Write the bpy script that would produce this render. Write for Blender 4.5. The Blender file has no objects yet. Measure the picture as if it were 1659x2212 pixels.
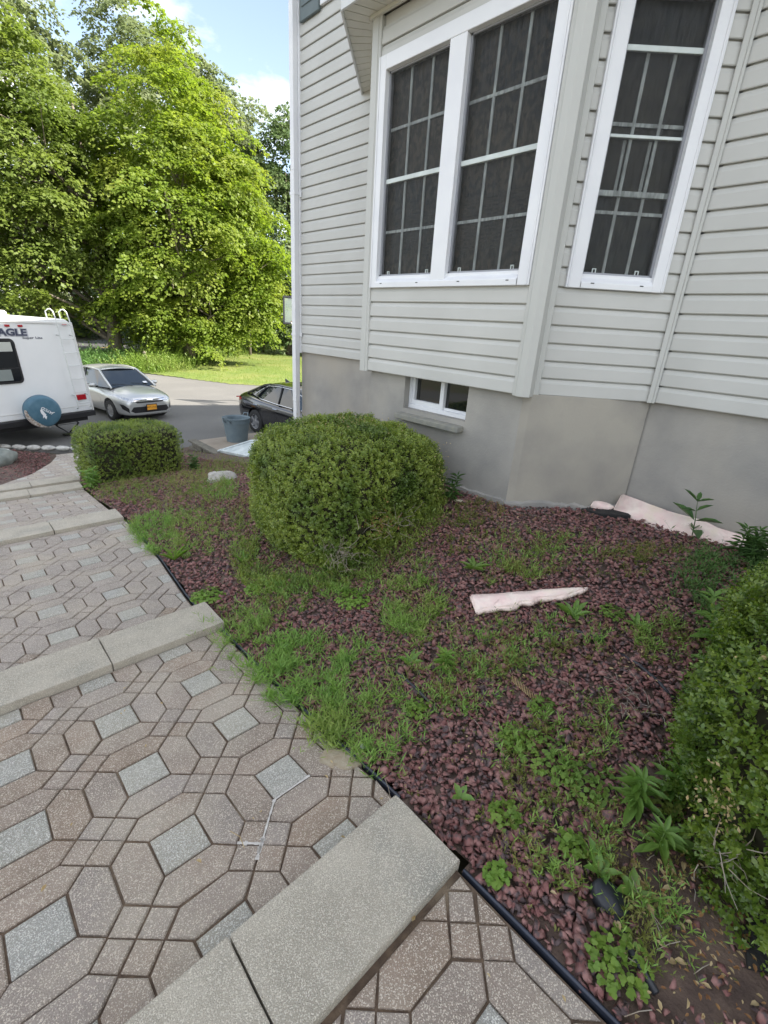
import bpy, bmesh, math, random
import numpy as np
from mathutils import Vector, Matrix, noise
random.seed(7); rng = np.random.default_rng(7)
sc = bpy.context.scene
col = sc.collection
PI = math.pi

# ------------------------------------------------------------------ camera, sky, sun, exposure
cam = bpy.data.cameras.new('camera'); camo = bpy.data.objects.new('camera', cam); col.objects.link(camo)
TH, PITCH, ROLL = math.radians(44.0908), math.radians(21.745), math.radians(3.711)
cp, sp = math.cos(PITCH), math.sin(PITCH)
f_ = np.array([0, cp, -sp]); u_ = np.array([0, sp, cp]); r_ = np.array([1., 0, 0])
c_, s_ = math.cos(ROLL), math.sin(ROLL)
r2, u2 = c_*r_ + s_*u_, -s_*r_ + c_*u_
def to_house(v):
    return Vector((v[0]*math.cos(TH)+v[1]*math.sin(TH), -v[0]*math.sin(TH)+v[1]*math.cos(TH), v[2]))
R, U, Fw = to_house(r2), to_house(u2), to_house(f_)
M = Matrix(((R.x, U.x, -Fw.x, 0), (R.y, U.y, -Fw.y, 0), (R.z, U.z, -Fw.z, 0), (0, 0, 0, 1)))
camo.matrix_world = M
cam.sensor_fit = 'VERTICAL'; cam.sensor_height = 36; cam.sensor_width = 27
cam.lens = 36*1002.25/2212; cam.clip_start = 0.05; cam.clip_end = 2000
sc.camera = camo

SUN_EL = math.radians(38); SUN_DIR = Vector((0.46, -0.89, 0)).normalized()   # towards the sun, over the house
SUN = Vector((SUN_DIR.x*math.cos(SUN_EL), SUN_DIR.y*math.cos(SUN_EL), math.sin(SUN_EL)))
world = bpy.data.worlds.new('World'); sc.world = world; world.use_nodes = True
wn, wl = world.node_tree.nodes, world.node_tree.links
wn.clear()
wo = wn.new('ShaderNodeOutputWorld'); bg = wn.new('ShaderNodeBackground')
sky = wn.new('ShaderNodeTexSky'); sky.sky_type = 'NISHITA'; sky.sun_disc = False
sky.sun_elevation = SUN_EL; sky.sun_rotation = math.atan2(SUN_DIR.x, SUN_DIR.y)
sky.air_density = 1.0; sky.dust_density = 1.0; sky.ozone_density = 1.0
tc = wn.new('ShaderNodeTexCoord'); mp = wn.new('ShaderNodeMapping'); mp.inputs['Scale'].default_value = (1.6, 1.6, 3.2); mp.inputs['Location'].default_value = (-1.5, 2.2, 0.4)
nz = wn.new('ShaderNodeTexNoise'); nz.inputs['Scale'].default_value = 1.9; nz.inputs['Detail'].default_value = 9; nz.inputs['Roughness'].default_value = 0.56
rmp = wn.new('ShaderNodeValToRGB'); rmp.color_ramp.elements[0].position = 0.43; rmp.color_ramp.elements[1].position = 0.60
mix = wn.new('ShaderNodeMix'); mix.data_type = 'RGBA'
mix.inputs['B'].default_value = (4.75, 4.7, 4.6, 1)
wl.new(tc.outputs['Generated'], mp.inputs['Vector']); wl.new(mp.outputs['Vector'], nz.inputs['Vector'])
wl.new(nz.outputs['Fac'], rmp.inputs['Fac']); wl.new(rmp.outputs['Color'], mix.inputs['Factor'])
hs = wn.new('ShaderNodeHueSaturation'); hs.inputs['Saturation'].default_value = .80; hs.inputs['Value'].default_value = .78; wl.new(sky.outputs['Color'], hs.inputs['Color']); wl.new(hs.outputs['Color'], mix.inputs['A']); wl.new(mix.outputs['Result'], bg.inputs['Color'])
bg.inputs['Strength'].default_value = 0.12; wl.new(bg.outputs['Background'], wo.inputs['Surface'])

sl = bpy.data.lights.new('sun', 'SUN'); sl.energy = 4.0; sl.angle = math.radians(0.6); sl.color = (1.0, 0.93, 0.82)
so = bpy.data.objects.new('sun', sl); col.objects.link(so)
so.rotation_euler = (-SUN).to_track_quat('-Z', 'Y').to_euler()
sc.view_settings.view_transform = 'Standard'; sc.view_settings.look = 'None'
sc.view_settings.gamma = 1.0; sc.view_settings.use_curve_mapping = False
sc.view_settings.exposure = 1.95

# ------------------------------------------------------------------ materials
MATS = {}
def N(nt, t, **kw):
    n = nt.nodes.new(t)
    for k, v in kw.items():
        if k in n.inputs: n.inputs[k].default_value = v
        else: setattr(n, k, v)
    return n
def mat(name, color=(.5,.5,.5), rough=.6, metal=0., spec=.5, color2=None, nscale=20., detail=6., lo=.35, hi=.65,
        bump=0., bscale=None, coat=0., rand=0., trans=0., speck=None, speck_scale=300., speck_amt=.25, aniso=None,
        color3=None, n3scale=2., lo3=.45, hi3=.6, objcoord=False, alpha=1.):
    if name in MATS: return MATS[name]
    m = bpy.data.materials.new(name); m.use_nodes = True; nt = m.node_tree; L = nt.links
    b = nt.nodes['Principled BSDF']
    b.inputs['Base Color'].default_value = (*color, 1); b.inputs['Roughness'].default_value = rough
    b.inputs['Metallic'].default_value = metal; b.inputs['Specular IOR Level'].default_value = spec
    b.inputs['Coat Weight'].default_value = coat; b.inputs['Coat Roughness'].default_value = .05
    if alpha < 1: b.inputs['Alpha'].default_value = alpha
    if objcoord: vec = N(nt, 'ShaderNodeTexCoord').outputs['Object']
    else: vec = N(nt, 'ShaderNodeNewGeometry').outputs['Position']
    if aniso:
        mm = N(nt, 'ShaderNodeMapping'); mm.inputs['Scale'].default_value = aniso; L.new(vec, mm.inputs['Vector']); vec = mm.outputs['Vector']
    cur = None
    def mixin(a, bcol, fac):
        mx = N(nt, 'ShaderNodeMix', data_type='RGBA')
        L.new(fac, mx.inputs['Factor'])
        if a is None: mx.inputs['A'].default_value = (*color, 1)
        else: L.new(a, mx.inputs['A'])
        mx.inputs['B'].default_value = (*bcol, 1)
        return mx.outputs['Result']
    def ramp(src, lo, hi):
        r = N(nt, 'ShaderNodeMapRange'); r.inputs['From Min'].default_value = lo; r.inputs['From Max'].default_value = hi
        L.new(src, r.inputs['Value']); return r.outputs['Result']
    if color2:
        n1 = N(nt, 'ShaderNodeTexNoise', Scale=nscale, Detail=detail); L.new(vec, n1.inputs['Vector'])
        cur = mixin(cur, color2, ramp(n1.outputs['Fac'], lo, hi))
    if rand and color2:
        oi = N(nt, 'ShaderNodeObjectInfo')
        hsv = N(nt, 'ShaderNodeHueSaturation'); mr = N(nt, 'ShaderNodeMapRange')
        mr.inputs['To Min'].default_value = 1-rand; mr.inputs['To Max'].default_value = 1+rand
        L.new(oi.outputs['Random'], mr.inputs['Value']); L.new(mr.outputs['Result'], hsv.inputs['Value'])
        mr2 = N(nt, 'ShaderNodeMapRange'); mr2.inputs['To Min'].default_value = .70; mr2.inputs['To Max'].default_value = 1.25
        ml = N(nt, 'ShaderNodeMath', operation='MULTIPLY'); ml.inputs[1].default_value = 7.13
        fr = N(nt, 'ShaderNodeMath', operation='FRACT'); L.new(oi.outputs['Random'], ml.inputs[0]); L.new(ml.outputs[0], fr.inputs[0])
        L.new(fr.outputs[0], mr2.inputs['Value']); L.new(mr2.outputs['Result'], hsv.inputs['Saturation'])
        L.new(cur, hsv.inputs['Color']); cur = hsv.outputs['Color']
    if color3:
        n3 = N(nt, 'ShaderNodeTexNoise', Scale=n3scale, Detail=5.); L.new(vec, n3.inputs['Vector'])
        cur = mixin(cur, color3, ramp(n3.outputs['Fac'], lo3, hi3))
    if speck:
        v = N(nt, 'ShaderNodeTexVoronoi', Scale=speck_scale); L.new(vec, v.inputs['Vector'])
        sep = N(nt, 'ShaderNodeSeparateColor'); L.new(v.outputs['Color'], sep.inputs['Color'])
        cur = mixin(cur, speck, ramp(sep.outputs['Red'], 1-speck_amt, 1-speck_amt+.12))
    if cur is not None: L.new(cur, b.inputs['Base Color'])
    if bump:
        nb = N(nt, 'ShaderNodeTexNoise', Scale=bscale or nscale, Detail=6.); L.new(vec, nb.inputs['Vector'])
        bp = N(nt, 'ShaderNodeBump', Strength=bump, Distance=.01); L.new(nb.outputs['Fac'], bp.inputs['Height']); L.new(bp.outputs['Normal'], b.inputs['Normal'])
    if trans:
        tr = N(nt, 'ShaderNodeBsdfTranslucent'); ms = N(nt, 'ShaderNodeMixShader', Fac=trans)
        out = nt.nodes['Material Output']
        if cur is not None:
            g = N(nt, 'ShaderNodeHueSaturation', Saturation=1.1, Value=1.35); L.new(cur, g.inputs['Color']); L.new(g.outputs['Color'], tr.inputs['Color'])
        else: tr.inputs['Color'].default_value = (*color, 1)
        L.new(b.outputs['BSDF'], ms.inputs[1]); L.new(tr.outputs['BSDF'], ms.inputs[2]); L.new(ms.outputs['Shader'], out.inputs['Surface'])
    MATS[name] = m; return m

siding = mat('siding_vinyl', (.54,.54,.515), .5, color2=(.505,.505,.48), nscale=3., bump=.02, bscale=60, spec=.4)
trimtan = mat('trim_vinyl', (.49,.495,.47), .5, color2=(.52,.525,.50), nscale=2.)
white = mat('white_vinyl', (.78,.79,.81), .35, color2=(.73,.74,.77), nscale=4.)
soffitm = mat('soffit_vinyl', (.62,.61,.55), .5, color2=(.58,.57,.50), nscale=6.)
fasciam = mat('fascia_metal', (.66,.67,.66), .4, color2=(.60,.61,.61), nscale=5.)
muntinm = mat('muntin_grey', (.64,.70,.68), .45, color2=(.52,.57,.56), nscale=9.)
parge = mat('parged_concrete', (.37,.352,.322), .9, color2=(.28,.272,.255), nscale=2.8, detail=10., lo=.36, hi=.64, bump=.25, bscale=70,
            color3=(.385,.355,.305), n3scale=.9, lo3=.5, hi3=.72)
slate = mat('bluestone', (.30,.29,.24), .85, color2=(.22,.22,.20), nscale=14., bump=.3, bscale=40)
treadm = mat('concrete_tread', (.50,.45,.365), .9, color2=(.40,.36,.29), nscale=7., bump=.8, bscale=300, speck=(.66,.61,.51), speck_scale=420., speck_amt=.30, color3=(.30,.29,.25), n3scale=3., lo3=.55, hi3=.8)
paverm = mat('brown_paver', (.36,.29,.235), .92, color2=(.29,.235,.19), nscale=6., rand=.10, bump=.8, bscale=260, speck=(.66,.58,.48), speck_scale=400., speck_amt=.24, color3=(.43,.37,.30), n3scale=2.6, lo3=.48, hi3=.68)
greypaverm = mat('grey_paver', (.41,.39,.335), .92, color2=(.345,.33,.285), nscale=8., rand=.10, bump=.8, bscale=260, speck=(.68,.66,.60), speck_scale=400., speck_amt=.30, color3=(.42,.385,.31), n3scale=2.6, lo3=.48, hi3=.68)
jointm = mat('joint_soil', (.10,.07,.05), 1., color2=(.17,.12,.08), nscale=30., bump=.5, bscale=150, color3=(.28,.22,.15), n3scale=6., lo3=.55, hi3=.75)
soilm = mat('bed_soil', (.085,.058,.047), 1., color2=(.15,.105,.08), nscale=14., bump=.6, bscale=90)
asphalt = mat('asphalt', (.155,.15,.142), .9, color2=(.125,.122,.116), nscale=60., bump=.4, bscale=150, color3=(.17,.165,.155), n3scale=.5, lo3=.42, hi3=.7, speck=(.24,.23,.21), speck_scale=90., speck_amt=.08)
asphaltr = mat('road_asphalt', (.07,.07,.072), .9, color2=(.09,.09,.09), nscale=2., bump=.3, bscale=60)
paint = mat('road_paint', (.75,.75,.72), .7, color2=(.6,.6,.57), nscale=8.)
painty = mat('road_paint_yellow', (.65,.42,.12), .7, color2=(.5,.33,.12), nscale=8.)
lawnm = mat('lawn', (.10,.15,.026), .95, color2=(.145,.19,.036), nscale=2.5, detail=8., bump=.8, bscale=14, color3=(.20,.21,.06), n3scale=.35, lo3=.45, hi3=.7)
woodsm = mat('woodland_floor', (.05,.06,.025), 1., color2=(.08,.065,.04), nscale=1.2, bump=.5, bscale=6)
bark = mat('bark', (.22,.19,.15), .95, color2=(.11,.09,.07), nscale=6., aniso=(4,4,.8), bump=.8, bscale=14)
def leafmat(name, c1, c2, c3, sc1=.7, sc2=4., trans=.35, rough=.5, spec=.35):
    return mat(name, c1, rough, spec=spec, color2=c2, nscale=sc2, detail=3., lo=.38, hi=.62, color3=c3, n3scale=sc1, lo3=.48, hi3=.66, trans=trans)
maplem = leafmat('maple_leaf', (.15,.22,.034), (.205,.27,.044), (.235,.28,.055), .35, 1.6, .55)
maple2 = leafmat('maple_leaf_left', (.145,.20,.042), (.18,.23,.05), (.12,.17,.036), .3, 1.4, .5)
oakm = leafmat('tall_tree_leaf', (.18,.22,.105), (.21,.245,.12), (.155,.195,.09), .25, 1.2, .5)  # paler leaf colour with the distance haze mixed in
darkleaf = leafmat('dark_tree_leaf', (.075,.125,.045), (.10,.145,.05), (.115,.16,.055), .3, 1.4)
boxm = leafmat('boxwood_leaf', (.17,.245,.04), (.30,.36,.07), (.10,.165,.028), 3., 45., .3, .38, .55)
boxm2 = leafmat('boxwood_leaf_near', (.10,.175,.022), (.20,.275,.04), (.065,.125,.018), 4., 40., .32, .3, .65)
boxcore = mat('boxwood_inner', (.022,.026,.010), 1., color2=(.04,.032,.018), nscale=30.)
deadleaf = mat('dead_leaf', (.42,.30,.14), .8, color2=(.55,.44,.25), nscale=40., trans=.25)
brownleaf = mat('brown_leaf', (.22,.10,.04), .8, color2=(.32,.18,.07), nscale=40., trans=.2)
twigm = mat('dry_twig', (.34,.30,.25), .9, color2=(.24,.19,.14), nscale=30.)
fernm = leafmat('weed_fine_green', (.18,.32,.07), (.26,.41,.09), (.28,.36,.09), 2., 18., .35)
olivem = leafmat('weed_olive', (.20,.23,.05), (.15,.19,.04), (.26,.22,.075), 3., 22., .3)
grassm = leafmat('weed_yellow_green', (.21,.27,.055), (.15,.22,.045), (.30,.26,.10), 1.6, 12., .3)
cloverm = leafmat('clover_leaf', (.15,.255,.045), (.20,.30,.05), (.12,.20,.04), 3., 25., .35)
broadm = leafmat('broad_leaf', (.15,.28,.06), (.20,.34,.07), (.17,.27,.055), 3., 25., .35, .42, .5)
brightm = leafmat('bright_leaf', (.17,.30,.05), (.22,.34,.06), (.14,.26,.05), 3., 25., .35)
darkweed = leafmat('dark_weed', (.075,.16,.04), (.11,.20,.05), (.06,.12,.035), 3., 20., .3)
lawnblade = leafmat('lawn_blade', (.14,.21,.03), (.19,.25,.04), (.23,.24,.07), .5, 3., .35)
gravelm = mat('red_gravel', (.215,.098,.090), .95, spec=.25, color2=(.31,.17,.152), nscale=28., detail=2., lo=.42, hi=.6, bump=.3, bscale=160, color3=(.115,.085,.085), n3scale=35., lo3=.5, hi3=.6)
foamm = mat('pink_insulation', (.83,.63,.58), .95, color2=(.87,.74,.66), nscale=14., bump=.5, bscale=50, color3=(.78,.66,.52), n3scale=7., lo3=.55, hi3=.75)
paperm = mat('tan_paper', (.62,.47,.26), .9, color2=(.72,.62,.44), nscale=12.)
blackp = mat('black_plastic', (.022,.024,.030), .5, color2=(.035,.037,.045), nscale=12.)
edgingm = mat('edging_plastic', (.022,.027,.042), .38, color2=(.035,.042,.062), nscale=12.)
fabricm = mat('weed_fabric', (.018,.018,.02), .95, color2=(.035,.033,.03), nscale=30., bump=.4, bscale=120)
rockw = mat('pale_rock', (.50,.47,.42), .9, color2=(.33,.31,.28), nscale=9., detail=9., bump=.7, bscale=30)
rockg = mat('grey_rock', (.27,.29,.26), .9, color2=(.17,.19,.17), nscale=5., detail=9., bump=.8, bscale=20, color3=(.55,.55,.50), n3scale=7., lo3=.62, hi3=.7)
cobble = mat('white_cobble', (.66,.65,.60), .85, color2=(.42,.41,.38), nscale=16., bump=.4, bscale=40)
curtain = mat('curtain_fabric', (.21,.175,.125), .95, color2=(.055,.055,.042), nscale=30., detail=9., lo=.44, hi=.56, aniso=(1,1,.75))
darkroom = mat('dark_room', (.014,.016,.016), .9, color2=(.022,.026,.024), nscale=7.)
blindm = mat('window_blind', (.16,.14,.10), .8, color2=(.12,.105,.08), nscale=20.)
glassm = mat('window_glass', (.01,.012,.012), .03, spec=.5, alpha=.25)
shingle = mat('roof_shingle', (.10,.095,.09), .95, color2=(.06,.06,.06), nscale=30., bump=.5, bscale=60)
shutm = mat('shutter_paint', (.11,.145,.15), .5, color2=(.09,.12,.125), nscale=6.)
palem = mat('pale_panel', (.70,.75,.75), .5, color2=(.48,.53,.54), nscale=5.)
ledgem = mat('ledge_block', (.135,.125,.10), .95, color2=(.20,.185,.15), nscale=10., bump=.6, bscale=50)
ledgetop = mat('ledge_paver', (.30,.25,.20), .9, color2=(.36,.31,.25), nscale=4., bump=.3, bscale=60)
postm = mat('weathered_post', (.16,.14,.11), .95, color2=(.10,.09,.07), nscale=9., aniso=(6,6,1))
# screen mesh: a fine dark net, half see-through
def screen_mat():
    m = bpy.data.materials.new('insect_screen'); m.use_nodes = True; nt = m.node_tree; L = nt.links
    b = nt.nodes['Principled BSDF']; b.inputs['Base Color'].default_value = (.035,.036,.034,1); b.inputs['Roughness'].default_value = .55
    t = N(nt, 'ShaderNodeBsdfTransparent'); ms = N(nt, 'ShaderNodeMixShader')
    g = N(nt, 'ShaderNodeNewGeometry'); mpg = N(nt, 'ShaderNodeMapping'); mpg.inputs['Scale'].default_value = (60, 60, 9)
    n = N(nt, 'ShaderNodeTexNoise', Scale=1., Detail=4.); mr = N(nt, 'ShaderNodeMapRange')
    mr.inputs['From Min'].default_value = .3; mr.inputs['From Max'].default_value = .7; mr.inputs['To Min'].default_value = .38; mr.inputs['To Max'].default_value = .14
    L.new(g.outputs['Position'], mpg.inputs['Vector']); L.new(mpg.outputs['Vector'], n.inputs['Vector']); L.new(n.outputs['Fac'], mr.inputs['Value'])
    L.new(mr.outputs['Result'], ms.inputs['Fac']); L.new(t.outputs['BSDF'], ms.inputs[1]); L.new(b.outputs['BSDF'], ms.inputs[2])
    L.new(ms.outputs['Shader'], nt.nodes['Material Output'].inputs['Surface']); return m
screenm = screen_mat()

# ------------------------------------------------------------------ mesh helpers
def link(name, me, m=None, parent=None, smooth=False):
    o = bpy.data.objects.new(name, me); col.objects.link(o)
    if m is not None:
        for mm in (m if isinstance(m, (list, tuple)) else [m]): me.materials.append(mm)
    if smooth: me.polygons.foreach_set('use_smooth', [True]*len(me.polygons))
    if parent is not None: o.parent = parent
    return o
class MB:
    def __init__(s): s.v = []; s.f = []; s.mi = []; s.m = 0
    def add(s, vs, fs):
        b = len(s.v); s.v += [tuple(v) for v in vs]
        for f in fs: s.f.append([b+i for i in f]); s.mi.append(s.m)
        return s
    def box(s, c, size, rot=None, T=None):
        x, y, z = size[0]/2, size[1]/2, size[2]/2
        vs = [Vector(p) for p in ((-x,-y,-z),(x,-y,-z),(x,y,-z),(-x,y,-z),(-x,-y,z),(x,-y,z),(x,y,z),(-x,y,z))]
        if rot is not None: vs = [rot @ v for v in vs]
        vs = [v+Vector(c) for v in vs]
        if T is not None: vs = [T(v) for v in vs]
        return s.add(vs, [(0,3,2,1),(4,5,6,7),(0,1,5,4),(1,2,6,5),(2,3,7,6),(3,0,4,7)])
    def b2(s, x0, x1, y0, y1, z0, z1, T=None):
        return s.box(((x0+x1)/2,(y0+y1)/2,(z0+z1)/2), (x1-x0,y1-y0,z1-z0), T=T)
    def prism(s, poly, z0, z1, T=None):
        n = len(poly)
        zz0 = z0 if callable(z0) else (lambda x, y: z0); zz1 = z1 if callable(z1) else (lambda x, y: z1)
        vs = [Vector((x,y,zz0(x,y))) for x,y in poly]+[Vector((x,y,zz1(x,y))) for x,y in poly]
        if T: vs = [T(v) for v in vs]
        return s.add(vs, [list(range(n))[::-1], list(range(n,2*n))]+[(i,(i+1)%n,n+(i+1)%n,n+i) for i in range(n)])
    def ext(s, prof, A, B, closed=True, caps=True):   # profile points as callables of position: prof = list of (offset vec) swept A->B
        A = Vector(A); B = Vector(B); n = len(prof)
        vs = [A+Vector(p) for p in prof]+[B+Vector(p) for p in prof]
        fs = [(i,(i+1)%n,n+(i+1)%n,n+i) for i in range(n if closed else n-1)]
        if caps: fs += [list(range(n))[::-1], list(range(n,2*n))]
        return s.add(vs, fs)
    def tube(s, pts, r, seg=8, cap=True, r1=None):
        pts = [Vector(p) for p in pts]; n = len(pts); b = []
        for i, p in enumerate(pts):
            t = (pts[min(i+1,n-1)]-pts[max(i-1,0)]).normalized()
            a = Vector((0,0,1)) if abs(t.z) < .9 else Vector((1,0,0))
            u = t.cross(a).normalized(); w = t.cross(u)
            rr = r if r1 is None else r+(r1-r)*i/max(1,n-1)
            if isinstance(r, (list,tuple)): rr = r[i]
            b += [p+u*rr*math.cos(2*PI*k/seg)+w*rr*math.sin(2*PI*k/seg) for k in range(seg)]
        fs = [(i*seg+k, i*seg+(k+1)%seg, (i+1)*seg+(k+1)%seg, (i+1)*seg+k) for i in range(n-1) for k in range(seg)]
        if cap: fs += [list(range(seg))[::-1], [(n-1)*seg+k for k in range(seg)]]
        return s.add(b, fs)
    def lathe(s, prof, c=(0,0,0), seg=32, ax='z'):
        vs = []
        for r, z in prof:
            for k in range(seg):
                a = 2*PI*k/seg
                p = (r*math.cos(a), r*math.sin(a), z) if ax == 'z' else ((z, r*math.cos(a), r*math.sin(a)) if ax == 'x' else (r*math.cos(a), z, r*math.sin(a)))
                vs.append((p[0]+c[0], p[1]+c[1], p[2]+c[2]))
        n = len(prof)
        return s.add(vs, [(i*seg+k, i*seg+(k+1)%seg, (i+1)*seg+(k+1)%seg, (i+1)*seg+k) for i in range(n-1) for k in range(seg)])
    def build(s, name, m, parent=None, smooth=False, bevel=0., recalc=True):
        me = bpy.data.meshes.new(name); me.from_pydata(s.v, [], s.f)
        if recalc or bevel:
            bm = bmesh.new(); bm.from_mesh(me)
            bmesh.ops.recalc_face_normals(bm, faces=bm.faces)
            if bevel: bmesh.ops.bevel(bm, geom=list(bm.edges), offset=bevel, segments=1, affect='EDGES', clamp_overlap=True)
            bm.to_mesh(me); bm.free()
        o = link(name, me, m, parent, smooth)
        if isinstance(m, (list,tuple)) and not bevel: me.polygons.foreach_set('material_index', s.mi)
        return o
def npmesh(name, V, F, m, parent=None, smooth=False, mi=None):
    """V (n,3) float, F (k,c) int with constant c"""
    me = bpy.data.meshes.new(name); V = np.ascontiguousarray(V, dtype=np.float32); F = np.ascontiguousarray(F, dtype=np.int32)
    k, c = F.shape
    me.vertices.add(len(V)); me.vertices.foreach_set('co', V.ravel())
    me.loops.add(k*c); me.loops.foreach_set('vertex_index', F.ravel())
    me.polygons.add(k); me.polygons.foreach_set('loop_start', np.arange(0, k*c, c, dtype=np.int32)); me.polygons.foreach_set('loop_total', np.full(k, c, dtype=np.int32))
    me.update(calc_edges=True)
    o = link(name, me, m, parent, smooth)
    if mi is not None: me.polygons.foreach_set('material_index', np.ascontiguousarray(mi, dtype=np.int32))
    return o
def thing(name, label, cat, loc=(0,0,0), rz=0., group=None):
    o = bpy.data.objects.new(name, None); col.objects.link(o); o.location = loc; o.rotation_euler = (0,0,rz); o.empty_display_size = .1
    return tag(o, label, cat, group)
def tag(o, label, cat, group=None, kind=None):
    o['label'] = label; o['category'] = cat
    if group: o['group'] = group
    if kind: o['kind'] = kind
    return o
def struct(o): o['kind'] = 'structure'; return o
def stuff(o): o['kind'] = 'stuff'; return o
def unit(a): return a/np.maximum(np.linalg.norm(a, axis=1, keepdims=True), 1e-9)
def leaves(P, D, Nn, ln, wd, fold=.25, quads=True):
    """diamond leaves: base points P, directions D, normals Nn, length ln, width wd (arrays)"""
    D = unit(D); S = unit(np.cross(D, Nn)); Nv = np.cross(S, D)
    ln = np.asarray(ln).reshape(-1,1); wd = np.asarray(wd).reshape(-1,1)
    a = P; b = P+D*ln*.45+S*wd*.5+Nv*wd*fold; c = P+D*ln; d = P+D*ln*.45-S*wd*.5+Nv*wd*fold
    V = np.stack([a,b,c,d], 1).reshape(-1,3); F = np.arange(len(V)).reshape(-1,4)
    return V, F
def leaves6(P, D, Nn, ln, wd, droop=.15):
    D = unit(D); S = unit(np.cross(D, Nn)); Nv = np.cross(S, D)
    ln = np.asarray(ln).reshape(-1,1); wd = np.asarray(wd).reshape(-1,1)
    m1 = P+D*ln*.33+Nv*ln*droop*.5; m2 = P+D*ln*.68+Nv*ln*droop*.35; tip = P+D*ln-Nv*ln*droop*.3
    V = np.stack([P, m1+S*wd*.5, m2+S*wd*.42, tip, m2-S*wd*.42, m1-S*wd*.5], 1).reshape(-1,3)
    F0 = np.array([[0,1,2,3],[0,3,4,5]]); n = len(P)
    F = (np.arange(n)[:,None,None]*6+F0[None]).reshape(-1,4)
    return V, F
def join(parts):
    V = []; F = []; MI = []; b = 0
    for v, f, mi in parts:
        V.append(v); F.append(f+b); MI.append(np.full(len(f), mi)); b += len(v)
    return np.concatenate(V), np.concatenate(F), np.concatenate(MI)
def rand_dir(n):
    v = rng.normal(size=(n,3)); return unit(v)
def text_mesh(body, size, extr=.002, bold=0., shear=0.):
    cu = bpy.data.curves.new('lettering_curve', 'FONT'); cu.body = body; cu.size = size; cu.extrude = extr; cu.offset = bold; cu.shear = shear
    cu.align_x = 'CENTER'; cu.align_y = 'CENTER'; cu.resolution_u = 3
    o = bpy.data.objects.new('tmp', cu); col.objects.link(o)
    dg = bpy.context.evaluated_depsgraph_get(); me = bpy.data.meshes.new_from_object(o.evaluated_get(dg))
    bpy.data.objects.remove(o); return me

# ------------------------------------------------------------------ terrain
EDGE = [(-6,-1.05),(-3,-1.27),(-1,-1.41),(0.40,-1.522),(.8,-1.588),(2.3,-1.765),(2.65,-1.832),(5.05,-2.055),(5.4,-2.12),(7.35,-2.385),(7.7,-2.43),(8.2,-2.52),(9.6,-2.86),(11,-3.05),(12,-3.11)]
WALLZ = [(-6,-1.1),(-3,-1.15),(3.3,-1.22),(4,-1.4),(5.5,-1.95),(7,-2.3),(9,-2.7),(10.2,-2.9),(11,-3.05),(12,-3.11)]
def interp(v, pts): return np.interp(v, [p[0] for p in pts], [p[1] for p in pts])
def ter(x, y):
    a = interp(y, EDGE); b = interp(y, WALLZ); k = np.clip((np.asarray(x)-.95)/2.0, 0, 1); k = k*k*(3-2*k)
    return a+(b-a)*k
PATH_EDGE = [(-3,.80),(0,.84),(.45,.85),(.8,.905),(1.1,.90),(1.85,.92),(2.9,.96),(3.8,1.06),(4.9,1.14),(6.3,1.17),(7.4,1.2),(8.2,1.3),(8.8,1.42),(10.5,1.75),(12.4,2.05)]
def pedge(y): return interp(y, PATH_EDGE)

def grid(name, x0, x1, y0, y1, nx, ny, zf, m, parent=None, mask=None, smooth=True):
    xs = np.linspace(x0, x1, nx); ys = np.linspace(y0, y1, ny); X, Y = np.meshgrid(xs, ys)
    Z = zf(X, Y); V = np.stack([X.ravel(), Y.ravel(), np.broadcast_to(Z, X.shape).ravel()], 1)
    i = (np.arange(ny-1)[:,None]*nx+np.arange(nx-1)[None]).ravel(); F = np.stack([i, i+1, i+nx+1, i+nx], 1)
    if mask is not None:
        C = V[F].mean(1); F = F[mask(C[:,0], C[:,1])]
    return npmesh(name, V, F, m, parent, smooth)

def ground_z(X, Y):
    near = (Y < 12.5) & (X < 4.4)
    z = np.where(Y < 12.5, ter(np.minimum(X, 3.5), Y)-.16, -3.14)
    k = np.clip((X-4.2)/.5, 0, 1); z = np.where(Y < 12.5, z*(1-k)+(-3.14)*k, z)
    far = np.clip((np.hypot(X, Y)-60)/200, 0, 1)
    return z + far*4.0
struct(grid('ground', -260, 300, -60, 420, 560, 480, ground_z, woodsm))
struct(grid('nearby_ground', -14, 4.4, -5, 12.6, 60, 60, lambda X, Y: ter(np.minimum(X,3.5), Y)-.10, woodsm))
# lawn with a gentle rise to the back right
def lawn_z(X, Y): return -3.085+.0*X+.12*np.clip((Y-24)/18, 0, 1)
def right_of(x, y, ax, ay, bx, by): return (bx-ax)*(y-ay)-(by-ay)*(x-ax) < 0
ROADD = np.array([.545,.838]); ROADN = np.array([-.838,.545]); ROADP = np.array([6.63,34.45])
def road_dist(x, y): return (x-ROADP[0])*ROADN[0]+(y-ROADP[1])*ROADN[1]
def lawn_mask(x, y):
    edge = np.interp(x, [-4,5.5,8.6,10.64,13.28,17,26,60], [60,33.,26.8,22.4,20.25,18.4,15.,8.])
    return (y > edge) & (road_dist(x, y) < -1.2)
struct(grid('lawn', 2, 60, 8, 62, 300, 280, lawn_z, lawnm, mask=lawn_mask))
b = MB(); b.prism([(4.45,5.3),(30,5.3),(30,14),(13.28,20.3),(10.64,22.5),(8.6,26.9),(5.6,33.3),(-2.6,22.5),(-9,15.5),(-9,12.6),(.7,13.45),(2.07,12.45),(4.3,11.35)], -3.4, -3.10)
struct(b.build('driveway', asphalt))
b = MB()
def roadpt(s, d, z): p = ROADP+ROADD*s+ROADN*d; return (p[0], p[1], z)
b.add([roadpt(-70,-.6,-3.06),roadpt(120,-.6,-3.06),roadpt(120,7.2,-3.06),roadpt(-70,7.2,-3.06)], [(0,1,2,3)])
struct(b.build('road', asphaltr, recalc=False))
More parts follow.
